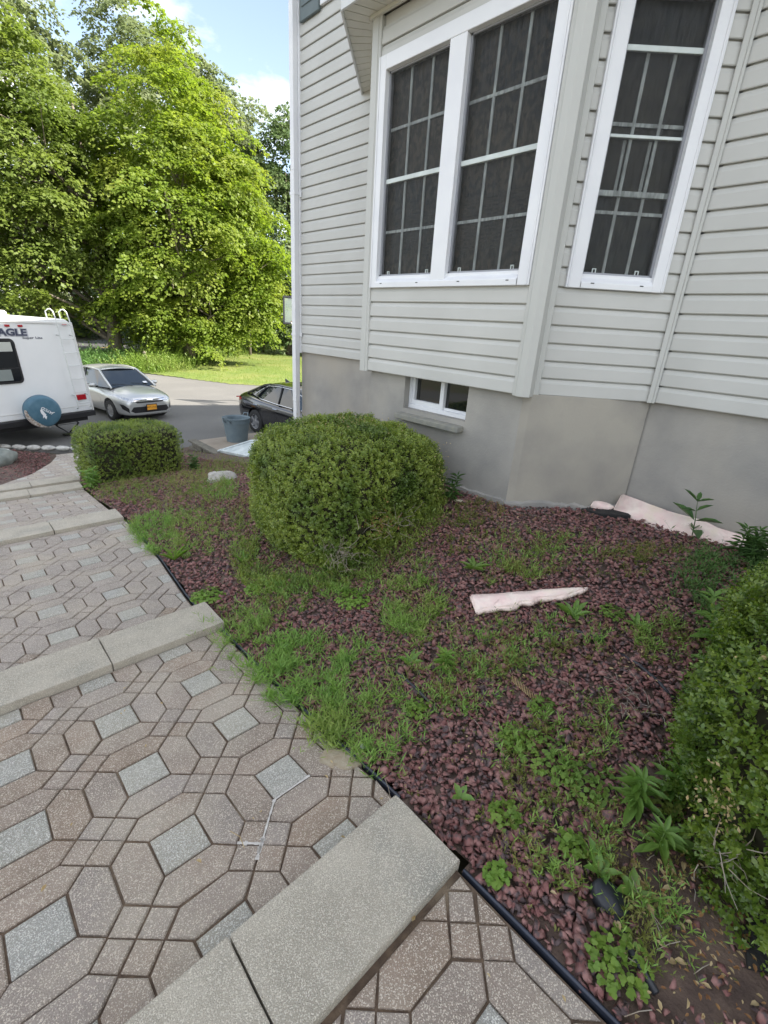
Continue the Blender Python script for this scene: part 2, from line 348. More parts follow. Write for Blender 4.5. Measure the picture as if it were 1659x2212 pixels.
b = MB(); b.add([roadpt(-70,-.06,-3.054),roadpt(120,-.06,-3.054),roadpt(120,.10,-3.054),roadpt(-70,.10,-3.054)], [(0,1,2,3)])
struct(b.build('road_edge_line', paint, recalc=False))
b = MB()
for d in (2.75, 2.95): b.add([roadpt(-70,d,-3.054),roadpt(120,d,-3.054),roadpt(120,d+.1,-3.054),roadpt(-70,d+.1,-3.054)], [(0,1,2,3)])
struct(b.build('road_centre_line', painty, recalc=False))

# ------------------------------------------------------------------ gravel bed sheets
struct(grid('planting_bed', .7, 4.35, -2.6, 11.6, 90, 220, lambda X, Y: ter(X, Y)-.012+.010*np.sin(X*9+Y*3)*np.sin(Y*7), soilm, mask=lambda x, y: (x > pedge(y)+.03)))
struct(grid('left_planting_bed', -3.5, 2.1, 8.62, 13.5, 60, 60, lambda X, Y: ter(X, Y)-.01+.03*np.sin(X*3), soilm, mask=lambda x, y: (x < np.interp(y,[8.6,9.2,9.8,11,12,12.5,13.5],[.2,.45,.85,1.30,1.55,1.7,.6])) & (y < 13.45-.72*np.clip(x-.7,0,9)*1.0)))

# ------------------------------------------------------------------ path: pavers and treads
SECT = [(-3.2,.445,-1.24,-1.524),(.755,2.335,-1.585,-1.765),(2.615,5.085,-1.83,-2.055),(5.375,7.36,-2.12,-2.39),(7.65,8.13,-2.43,-2.51),(8.42,12.3,-2.58,-3.10)]
def left_edge(y): return np.interp(y, [-3,8.5,8.6,9.2,9.8,11,12,12.5], [-3.2,-3.2,.05,.45,.85,1.30,1.55,1.6])
path = bpy.data.objects.new('path', None); col.objects.link(path); struct(path)
b = MB()
for y0, y1, z0, z1 in SECT:
    ys = np.linspace(y0-.02, y1+.02, 14)
    for i in range(13):
        ya, yb = ys[i], ys[i+1]; za = z0+(z1-z0)*(ya-y0)/(y1-y0)-.009; zb = z0+(z1-z0)*(yb-y0)/(y1-y0)-.009
        b.add([(left_edge(ya),ya,za),(pedge(ya),ya,za),(pedge(yb),yb,zb),(left_edge(yb),yb,zb),(left_edge(ya),ya,za-.12),(pedge(ya),ya,za-.12),(pedge(yb),yb,zb-.12),(left_edge(yb),yb,zb-.12)],
              [(0,1,2,3),(1,5,6,2),(0,3,7,4)])
struct(b.build('path_joint_sand', jointm, path))
del path['kind']; path['kind'] = 'structure'
Lp = .385; A2 = .0765; G = (Lp-2*A2)/4; OX, OY = .270, 1.148
def shapes():
    out = []
    a, g = A2, G; h = Lp/2
    out.append(('grey_square_paver', [(-a,-a),(a,-a),(a,a),(-a,a)]))
    for s in (1,):
        out.append(('hexagonal_paver', [(a,-a),(a+g,-a-g),(a+2*g,-a),(a+2*g,a),(a+g,a+g),(a,a)]))
        out.append(('hexagonal_paver', [(-a,-a),(-a,a),(-a-g,a+g),(-h,a),(-h,-a),(-a-g,-a-g)]))
        out.append(('hexagonal_paver', [(-a,a),(a,a),(a+g,a+g),(a,h),(-a,h),(-a-g,a+g)]))
        out.append(('hexagonal_paver', [(a,-a),(-a,-a),(-a-g,-a-g),(-a,-h),(a,-h),(a+g,-a-g)]))
    for cx, cy in ((h,h-g),(h,h+g),(h-g,h),(h+g,h)):
        out.append(('small_square_paver', [(cx-g,cy),(cx,cy-g),(cx+g,cy),(cx,cy+g)]))
    return out
SH = shapes()
def clip(poly, a, b, c):      # keep a*x+b*y<=c
    out = []
    for i in range(len(poly)):
        p, q = poly[i], poly[(i+1)%len(poly)]; dp = a*p[0]+b*p[1]-c; dq = a*q[0]+b*q[1]-c
        if dp <= 0: out.append(p)
        if dp*dq < 0: t = dp/(dp-dq); out.append((p[0]+(q[0]-p[0])*t, p[1]+(q[1]-p[1])*t))
    return out
def ccw(poly):
    A = sum(poly[i][0]*poly[(i+1)%len(poly)][1]-poly[(i+1)%len(poly)][0]*poly[i][1] for i in range(len(poly)))/2
    return (poly if A > 0 else poly[::-1]), abs(A)
def inset(poly, d):
    n = len(poly); out = []
    for i in range(n):
        p0, p1, p2 = Vector(poly[i-1]), Vector(poly[i]), Vector(poly[(i+1)%n])
        e1 = (p1-p0); e2 = (p2-p1)
        if e1.length < 1e-6 or e2.length < 1e-6: out.append(tuple(p1)); continue
        e1.normalize(); e2.normalize(); n1 = Vector((-e1.y,e1.x)); n2 = Vector((-e2.y,e2.x))
        k = 1+n1.dot(n2); out.append(tuple(p1+(n1+n2)*(d/max(k,.35))))
    return out
def paver_mesh(poly, jit=0.):
    gap = .0024+random.random()*.0022
    p1 = inset(poly, gap); p2 = inset(poly, gap+.0035); n = len(poly)
    if jit: p1 = [(x+random.uniform(-jit,jit), y+random.uniform(-jit,jit)) for x, y in p1]; p2 = [(a[0]*.0+x, y) for (x, y), a in zip(p2, p1)]
    vs = [(x,y,-.045) for x,y in p1]+[(x,y,-.004) for x,y in p1]+[(x,y,0) for x,y in p2]
    fs = [(i,(i+1)%n,n+(i+1)%n,n+i) for i in range(n)]+[(n+i,n+(i+1)%n,2*n+(i+1)%n,2*n+i) for i in range(n)]+[list(range(2*n,3*n))]
    return vs, fs
cache = {}
cells = []
far = {'v': [], 'f': [], 'mi': []}
count = {}
def put_section(y0, y1, z0, z1, oy, ox, single, keep_x=-3.2):
    sl = math.atan2(z1-z0, y1-y0)
    i0, i1 = int((keep_x-ox)/Lp)-1, int((2.4-ox)/Lp)+1
    j0, j1 = int((y0-oy)/Lp)-1, int((y1-oy)/Lp)+1
    items = []
    for j in range(j0, j1+1):
        for i in range(i0, i1+1):
            cx, cy = ox+i*Lp, oy+j*Lp
            for nm, poly in SH:
                items.append((nm, [(x+cx, y+cy) for x, y in poly]))
    for nm, poly in items:
        mx = sum(p[0] for p in poly)/len(poly); my = sum(p[1] for p in poly)/len(poly)
        if my < y0-.2 or my > y1+.2: continue
        q, full = ccw(poly)
        q = clip(q, 0, -1, -(y0+.004)); q = clip(q, 0, 1, y1-.004)
        if len(q) < 3: continue
        e0, e1 = pedge(my-.1), pedge(my+.1); sx = (e1-e0)/.2
        q = clip(q, 1, -sx, pedge(my)-sx*my-.004)
        if len(q) < 3: continue
        l0, l1 = left_edge(my-.1), left_edge(my+.1); sx = (l1-l0)/.2
        q = clip(q, -1, sx, -(left_edge(my)-sx*my)-.01)
        if len(q) < 3: continue
        r = []
        for p in q:
            if not r or (Vector(p)-Vector(r[-1])).length > .006: r.append(p)
        if len(r) > 2 and (Vector(r[0])-Vector(r[-1])).length < .006: r.pop()
        if len(r) < 3: continue
        q, ar = ccw(r)
        if ar < .0009: continue
        mx = sum(p[0] for p in q)/len(q); my = sum(p[1] for p in q)/len(q)
        z = z0+(z1-z0)*(my-y0)/(y1-y0)+random.gauss(0, .0012)
        loc = [(p[0]-mx, p[1]-my) for p in q]
        vis = single and (mx > -(1.1+.62*max(my,0)) if my > .3 else mx > -.3)
        if vis and count.get(nm, 0) < 295:
            count[nm] = count.get(nm, 0)+1
            key = None
            if abs(ar-full) < 1e-5: key = (nm, tuple(round(c, 3) for p in loc for c in p))
            if key and key in cache and len(cache[key]) >= 4: me = random.choice(cache[key])
            else:
                vs, fs = paver_mesh(loc, .0012); me = bpy.data.meshes.new(nm); me.from_pydata(vs, [], fs)
                me.materials.append(greypaverm if nm.startswith('grey') else paverm)
                if key: cache.setdefault(key, []).append(me)
            o = bpy.data.objects.new(nm, me); col.objects.link(o); o.parent = path
            o.location = (mx, my, z); o.rotation_euler = (sl+random.gauss(0,.008), random.gauss(0,.008), random.gauss(0,.006))
        else:
            vs, fs = paver_mesh(loc); base = len(far['v']); sn = math.sin(sl)
            far['v'] += [(x+mx, y+my, zz+z+y*sn) for x, y, zz in vs]
            for f in fs: far['f'].append([base+k for k in f]); far['mi'].append(1 if nm.startswith('grey') else 0)
OFF = [(OX,OY),(OX,OY),(.235,2.98),(.24,5.75),(.1,7.9),(.3,9.0)]
for (y0,y1,z0,z1), (ox,oy), single in zip([SECT[1],SECT[0],SECT[2],SECT[3],SECT[4],SECT[5]], [(OX,OY),(.205,.135),(.235,2.98),(.24,5.75),(.1,7.9),(.3,9.0)], [1,1,1,1,0,0]):
    put_section(y0, y1, z0, z1, oy, ox, single)
me = bpy.data.meshes.new('distant_pavers'); me.from_pydata(far['v'], [], far['f'])
o = link('distant_pavers', me, [paverm, greypaverm], path); me.polygons.foreach_set('material_index', far['mi']); stuff(o)

# concrete treads: every slab is a thing
def tread(x0, x1, y0, y1, z, label, dz=0.):
    bm = bmesh.new(); bmesh.ops.create_cube(bm, size=1)
    for v in bm.verts: v.co = Vector((v.co.x*(x1-x0-.006), v.co.y*(y1-y0), v.co.z*.10))
    bmesh.ops.bevel(bm, geom=list(bm.edges), offset=.003, segments=2, affect='EDGES')
    bmesh.ops.subdivide_edges(bm, edges=[e for e in bm.edges if e.calc_length() > .15], cuts=6, use_grid_fill=True)
    for v in bm.verts:
        n = noise.noise(v.co*14+Vector((x0*3,y0*5,0))); v.co += Vector((n, n, n))*.0014
    me = bpy.data.meshes.new('step_tread'); bm.to_mesh(me); bm.free()
    o = link('step_tread', me, treadm); o.location = ((x0+x1)/2, (y0+y1)/2, z-.05+dz); o.rotation_euler = (random.gauss(0,.004), random.gauss(0,.003), random.gauss(0,.004))
    return tag(o, label, 'step', 'concrete treads across the stepped path')
def treads(xr, y, z, n, labels, dep=.285, ln=.615):
    for k in range(n):
        tread(xr-ln*(k+1), xr-ln*k, y, y+dep, z, labels[min(k, len(labels)-1)], random.uniform(-.004,.004))
treads(.868, .457, -1.50, 4, ['big near concrete tread with its free corner on the red gravel','near concrete tread cut by the bottom edge of the photo, left of the corner slab','concrete tread of the nearest row, beyond the cut slab','last concrete tread of the nearest row'])
treads(.975, 2.335, -1.725, 4, ['concrete tread of the second row, its end in the green weeds','concrete tread of the second row cut by the left photo edge','third concrete tread of the second row','fourth concrete tread of the second row'])
treads(1.135, 5.085, -2.015, 5, ['concrete tread of the third row, end touching the gravel bed','middle concrete tread of the third row','third concrete tread of the third row, towards the photo edge','fourth concrete tread of the third row','fifth concrete tread of the third row'])
treads(1.20, 7.36, -2.355, 6, ['concrete tread of the fourth row beside the clipped square hedge','second concrete tread of the fourth row','third concrete tread of the fourth row','fourth concrete tread of the fourth row','fifth concrete tread of the fourth row','sixth concrete tread of the fourth row'])
treads(1.30, 8.13, -2.475, 6, ['farthest-row concrete tread ending behind the square hedge','farthest-row concrete tread next to the hedge one','farthest-row concrete tread by the red left bed','farthest-row concrete tread, fourth from hedge','farthest-row concrete tread, fifth from hedge','farthest-row concrete tread, sixth from hedge'])

# black plastic edging along the path
def edging(y0, y1, n, label, lift=.0):
    ys = np.linspace(y0, y1, n); pts = [(float(pedge(y))+.012, float(y), float(ter(1.0, y))+lift) for y in ys]
    b = MB(); vs = []; fs = []
    for i, (x, y, z) in enumerate(pts):
        w = .0045
        vs += [(x-w,y,z-.1),(x+w,y,z-.1),(x+w,y,z),(x+w*1.2,y,z+.003),(x,y,z+.007),(x-w*1.2,y,z+.003),(x-w,y,z)]
    k = 7
    for i in range(n-1):
        for j in range(k): fs.append((i*k+j, i*k+(j+1)%k, (i+1)*k+(j+1)%k, (i+1)*k+j))
    b.add(vs, fs); o = b.build('garden_edging', edgingm, smooth=True)
    return tag(o, label, 'edging', 'black plastic strips edging the path')
edging(-2.4, .44, 16, 'dark blue-black plastic edging strip below the near tread', .006)
edging(.76, 2.32, 12, 'thin black edging strip between the first and second treads', .002)
edging(2.63, 5.07, 14, 'thin black edging strip between the second and third treads', .002)

# ------------------------------------------------------------------ gravel
def stone_templates(n=14):
    T = []
    for i in range(n):
        r = random.Random(i*7+3)
        pts = []
        for k in range(9):
            v = Vector((r.gauss(0,1), r.gauss(0,1), r.gauss(0,1))).normalized()
            pts.append(Vector((v.x*1.0, v.y*r.uniform(.55,.9), v.z*r.uniform(.22,.42)))*r.uniform(.8,1.05))
        bm = bmesh.new()
        for p in pts: bm.verts.new(p)
        res = bmesh.ops.convex_hull(bm, input=bm.verts)
        junk = [v for v in bm.verts if not v.link_faces]
        for v in junk: bm.verts.remove(v)
        bmesh.ops.triangulate(bm, faces=bm.faces)
        bmesh.ops.recalc_face_normals(bm, faces=bm.faces)
        bm.verts.ensure_lookup_table(); bm.verts.index_update()
        T.append((np.array([v.co for v in bm.verts]), np.array([[v.index for v in f.verts] for f in bm.faces]))); bm.free()
    return T
ST = stone_templates()
def rotmats(n, tilt=.5):
    az = rng.uniform(0, 2*PI, n); ax = rng.normal(0, tilt, n); ay = rng.normal(0, tilt, n)
    ca, sa = np.cos(az), np.sin(az); Z = np.zeros((n,3,3)); Z[:,0,0] = ca; Z[:,0,1] = -sa; Z[:,1,0] = sa; Z[:,1,1] = ca; Z[:,2,2] = 1
    X = np.zeros((n,3,3)); X[:,0,0] = 1; X[:,1,1] = np.cos(ax); X[:,1,2] = -np.sin(ax); X[:,2,1] = np.sin(ax); X[:,2,2] = np.cos(ax)
    Y = np.zeros((n,3,3)); Y[:,1,1] = 1; Y[:,0,0] = np.cos(ay); Y[:,0,2] = np.sin(ay); Y[:,2,0] = -np.sin(ay); Y[:,2,2] = np.cos(ay)
    return Z @ X @ Y
def gravel(name, x0, x1, y0, y1, per_m2, size, mask, label, zf=ter, lift=.004, bare=None):
    n = int((x1-x0)*(y1-y0)*per_m2); P = np.stack([rng.uniform(x0,x1,n), rng.uniform(y0,y1,n)], 1)
    P = P[mask(P[:,0], P[:,1])]
    if bare is not None: P = P[rng.random(len(P)) < bare(P[:,0], P[:,1])]
    n = len(P); Rm = rotmats(n, .33); S = size*np.exp(rng.normal(0,.28,n)); zz = zf(P[:,0],P[:,1])+lift+rng.uniform(-.3,.55,n)*S
    which = rng.integers(0, len(ST), n); parts = []
    for k, (tv, tf) in enumerate(ST):
        idx = np.where(which == k)[0]
        if not len(idx): continue
        V = np.einsum('nij,vj->nvi', Rm[idx], tv)*S[idx][:,None,None]
        V[:,:,0] += P[idx,0][:,None]; V[:,:,1] += P[idx,1][:,None]; V[:,:,2] += zz[idx][:,None]
        F = (np.arange(len(idx))[:,None,None]*len(tv)+tf[None]).reshape(-1,3)
        parts.append((V.reshape(-1,3), F, 0))
    V, F, _ = join(parts); o = npmesh(name, V, F, gravelm); tag(o, label, 'gravel', kind='stuff'); return o
def bed_mask(x, y):
    t = (x > pedge(y)+.025)
    tr = (y > .43) & (y < .77) & (x < .885) | (y > 2.31) & (y < 2.64) & (x < .99) | (y > 5.06) & (y < 5.39) & (x < 1.15)
    wall = np.where(y > 3.35, 3.62, np.where(y > 1.72, 2.97, np.where(y > 1.1, 2.97+(1.72-y)*1.1, 3.62)))
    return t & ~tr & (x < wall)
def bare(x, y):   # earth patches where the stones are thin
    d1 = np.exp(-(((x-1.18)/.30)**2+((y+.10)/.22)**2)); d2 = np.exp(-(((x-1.6)/.3)**2+((y-.02)/.15)**2))
    d3 = np.exp(-(((x-2.9)/.35)**2+((y-1.5)/.35)**2))
    return 1-.93*np.clip(d1*1.3+d2+d3*.4, 0, 1)
gravel('red_gravel', .84, 2.5, -.75, 2.0, 5200, .0168, bed_mask, 'dark red crushed stone covering the near planting bed', bare=bare)
gravel('red_gravel', 2.5, 3.65, -1.2, 2.0, 3300, .0175, bed_mask, 'dark red crushed stone along the foundation wall', bare=bare)
gravel('red_gravel', .9, 3.65, 2.0, 5.2, 2100, .0200, bed_mask, 'dark red crushed stone round the big round hedge')
gravel('red_gravel', 1.0, 4.3, 5.2, 11.3, 900, .024, bed_mask, 'dark red crushed stone beyond the round hedge, below the pale panel')
gravel('red_gravel', -2.5, 1.8, 8.7, 13.2, 700, .026, lambda x, y: (x < np.interp(y,[8.6,9.2,9.8,11,12,12.5,13.5],[.1,.35,.75,1.20,1.45,1.5,.6])) & (y < 13.3-.75*np.clip(x-.7,0,9)), 'dark red crushed stone in the bed left of the path')

# ------------------------------------------------------------------ house
H0, CE = -.376, .1143
DM, DB = 3.633, 2.917
house = thing('house', 'two-storey house in pale grey-beige clapboard siding with a bay window', 'house')
BASE = (3.633, 0, 0)
def part(o): return o
class Wall:      # local frame: a along the wall, o outward, z
    def __init__(s, P, d, n): s.P = Vector((P[0],P[1],0)); s.d = Vector((d[0],d[1],0)).normalized(); s.n = Vector((n[0],n[1],0)).normalized()
    def __call__(s, v): return s.P+s.d*v[0]+s.n*v[1]+Vector((0,0,v[2]))
Wm = Wall((DM,0),(0,1),(-1,0)); Wb = Wall((DB,0),(0,1),(-1,0))
k2 = math.sqrt(.5)
Ws = Wall((3.024,1.753),(k2,-k2),(-k2,-k2)); Wl = Wall((2.917,3.39),(k2,k2),(-k2,k2))
PROF = [(-.010,.0),(.0120,-.001),(.0150,.004),(.0125,.076),(.0050,.093),(.0030,CE-.010),(-.010,CE-.009),(-.010,CE)]
def siding_run(W, a0, a1, k0, k1, opens=()):
    for k in range(k0, k1):
        z = H0+k*CE; segs = [(a0,a1)]
        for (o0,o1,z0,z1) in opens:
            if z+CE*.55 > z0 and z+CE*.45 < z1:
                ns = []
                for s0, s1 in segs:
                    if o1 <= s0 or o0 >= s1: ns.append((s0,s1)); continue
                    if o0-s0 > .01: ns.append((s0,o0))
                    if s1-o1 > .01: ns.append((o1,s1))
                segs = ns
        for s0, s1 in segs:
            b = MB(); n = len(PROF)
            vs = [W((s0,o,z+zz)) for o, zz in PROF]+[W((s1,o,z+zz)) for o, zz in PROF]
            b.add(vs, [(i,(i+1)%n,n+(i+1)%n,n+i) for i in range(n)]+[list(range(n))[::-1], list(range(n,2*n))])
            b.build('siding_board', siding, house)
BW = (1.80,3.335,.30,1.83)
siding_run(Wm, 3.92, 5.50, 0, 33, [(4.62,5.13,2.93,4.6)])
siding_run(Wm, -3.2, 1.125, 0, 33)
siding_run(Wb, 1.775, 3.335, 0, 21, [BW])
SW = (.118,.742,.305,1.83)   # side window opening, local a
siding_run(Ws, .075, .856, 0, 21, [SW])
siding_run(Wl, .03, .93, 0, 21, [(.17,.79,.305,1.83)])
siding_run(Wm, 1.125, 3.92, 26, 33)
siding_run(Wm, -12, -3.2, 0, 33)
# wall core behind the boards
b = MB(); b.b2(DM+.045, 16, -12, 5.60, -.4, 5.1); b.b2(DM+.0095, DM+.05, -12, 1.10, -.38, 5.1); b.b2(DM+.0095, DM+.05, 4.10, 5.60, -.38, 5.1); b.b2(DM+.0095, DM+.05, 1.10, 4.10, 2.3, 5.1)
b.build('wall', siding, house)
b = MB(); b.prism([(DB+.062,3.30),(DB+.062,1.94),(3.72,1.19),(DM+.05,4.05)], -.372, 2.08); b.build('bay_core', darkroom, house)
def wcore(W, a0, a1, opens):
    b = MB(); o = opens
    b.b2(a0,o[0],-.055,-.0095,-.375,2.08,T=W); b.b2(o[1],a1,-.055,-.0095,-.375,2.08,T=W)
    b.b2(o[0],o[1],-.055,-.0095,-.375,o[2],T=W); b.b2(o[0],o[1],-.055,-.0095,o[3],2.08,T=W); b.build('bay_wall', siding, house)
wcore(Wb, 1.80, 3.33, (1.86,3.275,.37,1.76)); wcore(Ws, .05, .84, (.18,.67,.38,1.77)); wcore(Wl, .05, .9, (.22,.74,.37,1.76))
# corner posts and strips
def vpost(name, pts, z0, z1, m=trimtan):
    b = MB(); b.prism(pts, z0, z1); return b.build(name, m, house, bevel=.003)
vpost('corner_post', [(2.890,1.792),(2.890,1.765),(2.872,1.755),(2.868,1.705),(2.905,1.665),(3.015,1.700),(3.035,1.672),(3.058,1.692),(3.03,1.76),(2.93,1.80)], H0-.012, 2.08)
vpost('corner_post', [(2.892,3.335),(2.892,3.36),(2.885,3.36),(2.885,3.425),(2.905,3.445),(2.97,3.44),(2.97,3.335)], H0-.012, 2.08)
b = MB(); b.box((3.600,1.142,(H0-.012+5.0)/2), (.024,.030,5.0-H0), rot=Matrix.Rotation(math.radians(22),3,'Z')); b.build('inside_corner_strip', trimtan, house, bevel=.003)
b = MB(); b.box((3.612,1.128,(H0-.012+2.08)/2), (.036,.018,2.08-H0), rot=Matrix.Rotation(math.radians(50),3,'Z')); b.build('inside_corner_strip', trimtan, house, bevel=.002)
vpost('inside_corner_strip', [(3.60,4.085),(3.60,4.12),(3.63,4.12),(3.63,4.085)], H0-.012, 2.08)
vpost('house_corner_post', [(3.608,5.50),(3.600,5.505),(3.600,5.60),(3.62,5.625),(3.70,5.625),(3.70,5.50)], H0-.012, 5.0, white)
vpost('frieze_strip', [(3.700,5.618),(3.700,5.645),(3.79,5.645),(3.79,5.618)], -.376, 5.0, trimtan)
# downspout
b = MB()
for z0, z1, w in ((-2.05,-1.02,.0),(-1.02,1.62,.003),(1.62,5.0,.0)):
    b.b2(3.535-w, 3.598+w*0, 5.512-w, 5.588+w, z0, z1)
b.build('downspout', white, house, bevel=.004)
b = MB(); b.b2(3.53,3.612,5.50,5.60,-.18,-.15); b.b2(3.53,3.612,5.50,5.60,1.38,1.41); b.b2(3.60,3.612,5.47,5.505,1.36,1.42); b.b2(3.60,3.612,5.47,5.505,-.19,-.14); b.build('downspout_strap', white, house)
# foundation (parged), with the basement opening left free
FB = DB+.045; FM = DM+.030
fo = (2.215,2.900,-.652,-.372)
b = MB()
b.b2(FM, 15.9, -11.9, 1.16, -4.2, -.374); b.b2(FM, 15.9, 3.30, 5.56, -4.2, -.374); b.b2(FM+.4, 15.9, 1.16, 3.30, -4.2, -.374)
b.b2(FB, FM+.4, fo[1], 3.345, -4.2, -.374); b.b2(FB, FM+.4, 1.745, fo[0], -4.2, -.374); b.b2(FB, FM+.4, fo[0], fo[1], -4.2, fo[2])
b.build('foundation', parge, house)
b = MB(); b.prism([(FB+.001,1.745),(FM+.4,1.745),(FM+.4,1.161),(FM+.001,1.161),(FM-.02,1.150),(FB+.035,1.700)], -4.2, -.374); b.build('foundation', mat('parged_concrete_side', (.385,.36,.31), .9, color2=(.30,.285,.255), nscale=2.6, detail=10., lo=.36, hi=.64, bump=.25, bscale=70), house)
b = MB(); b.prism([(FB,3.345),(FM+.3,3.345),(FM+.3,4.05),(FM+.0,4.05)], -4.2, -.374); b.build('foundation', parge, house)
# ragged footing lip at the ground
b = MB()
def lip(pts, w):
    vs = []; 
    P = []
    for (x0,y0),(x1,y1) in zip(pts, pts[1:]):
        n = max(2, int(math.hypot(x1-x0,y1-y0)/.05))
        for i in range(n): t = i/n; P.append((x0+(x1-x0)*t, y0+(y1-y0)*t))
    P.append(pts[-1])
    for i, (x, y) in enumerate(P):
        h = float(ter(x, y))+.025+.035*noise.noise(Vector((x*5,y*5,1)))+.02*noise.noise(Vector((x*17,y*17,3)))
        vs += [(x,y,h-.3),(x,y,h),(x+.06,y+.01,h+.015),(x+.06,y+.01,h-.3)]
    return vs, [(4*i+j, 4*i+j+1, 4*i+j+5, 4*i+j+4) for i in range(len(P)-1) for j in range(3)]
vs, fs = lip([(FB-.022,2.3),(FB-.022,1.73),(FB+.01,1.68),(FM-.03,1.13),(FM-.03,-2.5)], 0)
b.add(vs, fs); b.build('footing', parge, house)
# basement window
W_ = Wall((FB,0),(0,1),(-1,0))
bw = thing  # noqa
frm = MB(); F0 = -.115
frm.b2(fo[0],fo[1],F0,F0+.055,fo[2],fo[2]+.035,T=W_); frm.b2(fo[0],fo[1],F0,F0+.055,fo[3]-.018,fo[3],T=W_)
frm.b2(fo[1]-.03,fo[1],F0,F0+.055,fo[2]+.035,fo[3]-.018,T=W_); frm.b2(fo[0],fo[0]+.02,F0,F0+.055,fo[2]+.035,fo[3]-.018,T=W_)
basew = frm.build('basement_window', white, house, bevel=.003)
b = MB(); ym = 2.53
b.b2(ym-.02,ym+.02,F0+.012,F0+.05,fo[2]+.035,fo[3]-.018,T=W_); b.b2(ym+.02,fo[1]-.03,F0+.012,F0+.045,fo[2]+.035,fo[2]+.075,T=W_); b.b2(fo[1]-.055,fo[1]-.03,F0+.012,F0+.045,fo[2]+.075,fo[3]-.018,T=W_)
b.b2(fo[0]+.02,ym-.02,F0+.012,F0+.03,fo[2]+.035,fo[2]+.055,T=W_); b.build('sash', white, basew, bevel=.002)
b = MB(); b.b2(fo[0]+.02,fo[1]-.03,F0+.008,F0+.012,fo[2]+.035,fo[3]-.018,T=W_); b.build('pane', mat('basement_glass', (.008,.010,.010), .04, spec=.9), basew)
b = MB(); b.prism([(fo[0]-.005,-.115),(fo[1]+.02,-.115),(fo[1]+.035,.075),(fo[0]+.01,.075)], -.722, -.678, T=lambda v: W_((v.x, v.y, v.z-.10*(v.y+.115)))); b.build('window_sill', slate, house, bevel=.005)

def double_hung(W, a0, a1, z0, z1, parent, rail=(1.044,1.074), hm=(1.396,.715), open_=False, blind=False):
    # a0<a1 glass limits
    dz = -.018
    b = MB(); t = .012
    b.b2(a0,a0+t*1.3,dz-.02,dz+.012,z0,z1,T=W); b.b2(a1-t*1.3,a1,dz-.02,dz+.012,z0,z1,T=W); b.b2(a0,a1,dz-.02,dz+.012,z0,z0+t,T=W); b.b2(a0,a1,dz-.02,dz+.012,z1-t,z1,T=W)
    b.build('screen_frame', mat('screen_frame_grey', (.30,.31,.34), .4), parent)
    b = MB()
    if not open_:
        b.b2(a0,a1,dz-.024,dz+.004,rail[0],rail[1],T=W)
    else:
        for q0, q1, r0, r1 in ((-.020,.004,1.112,1.128),(-.014,.003,1.505,1.532)):
            b.b2(a0,a1,dz+q0,dz+q1,r0,r1,T=W); b.build('sash_rail', muntinm, parent, bevel=.002); b = MB()
        b.b2(a0,a1,dz-.024,dz-.002,.822,.852,T=W)
    b.build('sash_rail', muntinm, parent, bevel=.002)
    mt = MB(); w = .009
    for i in (1,2):
        a = a0+(a1-a0)*i/3
        top = 1.51 if open_ else z1
        mt.b2(a-w,a+w,dz-.028,dz-.020,z0,top,T=W)
    for z in hm: mt.b2(a0,a1,dz-.0285,dz-.0195,z-.009,z+.009,T=W)
    if open_:
        for i in (1,2):
            a = a0+(a1-a0)*i/3-.028; mt.b2(a-w,a+w,dz-.034,dz-.030,.85,1.11,T=W)
    mt.build('muntin', muntinm, parent)
    b = MB(); b.b2(a0,a1,dz-.0325,dz-.0300,z0,z1,T=W); b.build('pane', glassm, parent)
    b = MB(); b.b2(a0,a1,dz-.001,dz+.000,z0,z1,T=W); b.build('insect_screen', screenm, parent)
    b = MB(); b.b2(a0-.01,a1+.01,dz-.0425,dz-.040,z0-.01,z1+.01,T=W); b.build('curtain', curtain if not open_ else mat('curtain_dark', (.11,.11,.085), .95, color2=(.03,.036,.032), nscale=16., detail=8.), parent)
    if blind:
        b = MB()
        for i in range(14):
            z = z0+.15+i*.024; b.b2(a0,a1,dz-.0395,dz-.0355,z,z+.012,T=W)
        b.build('blind', blindm, parent)
    b = MB()
    for a in (a0+.07, a1-.11):
        b.b2(a,a+.005,dz-.002,dz+.006,z0+.01,z0+.035,T=W); b.b2(a+.02,a+.025,dz-.002,dz+.006,z0+.01,z0+.035,T=W); b.b2(a,a+.025,dz-.002,dz+.006,z0+.032,z0+.037,T=W)
    b.build('screen_latch', muntinm, parent)
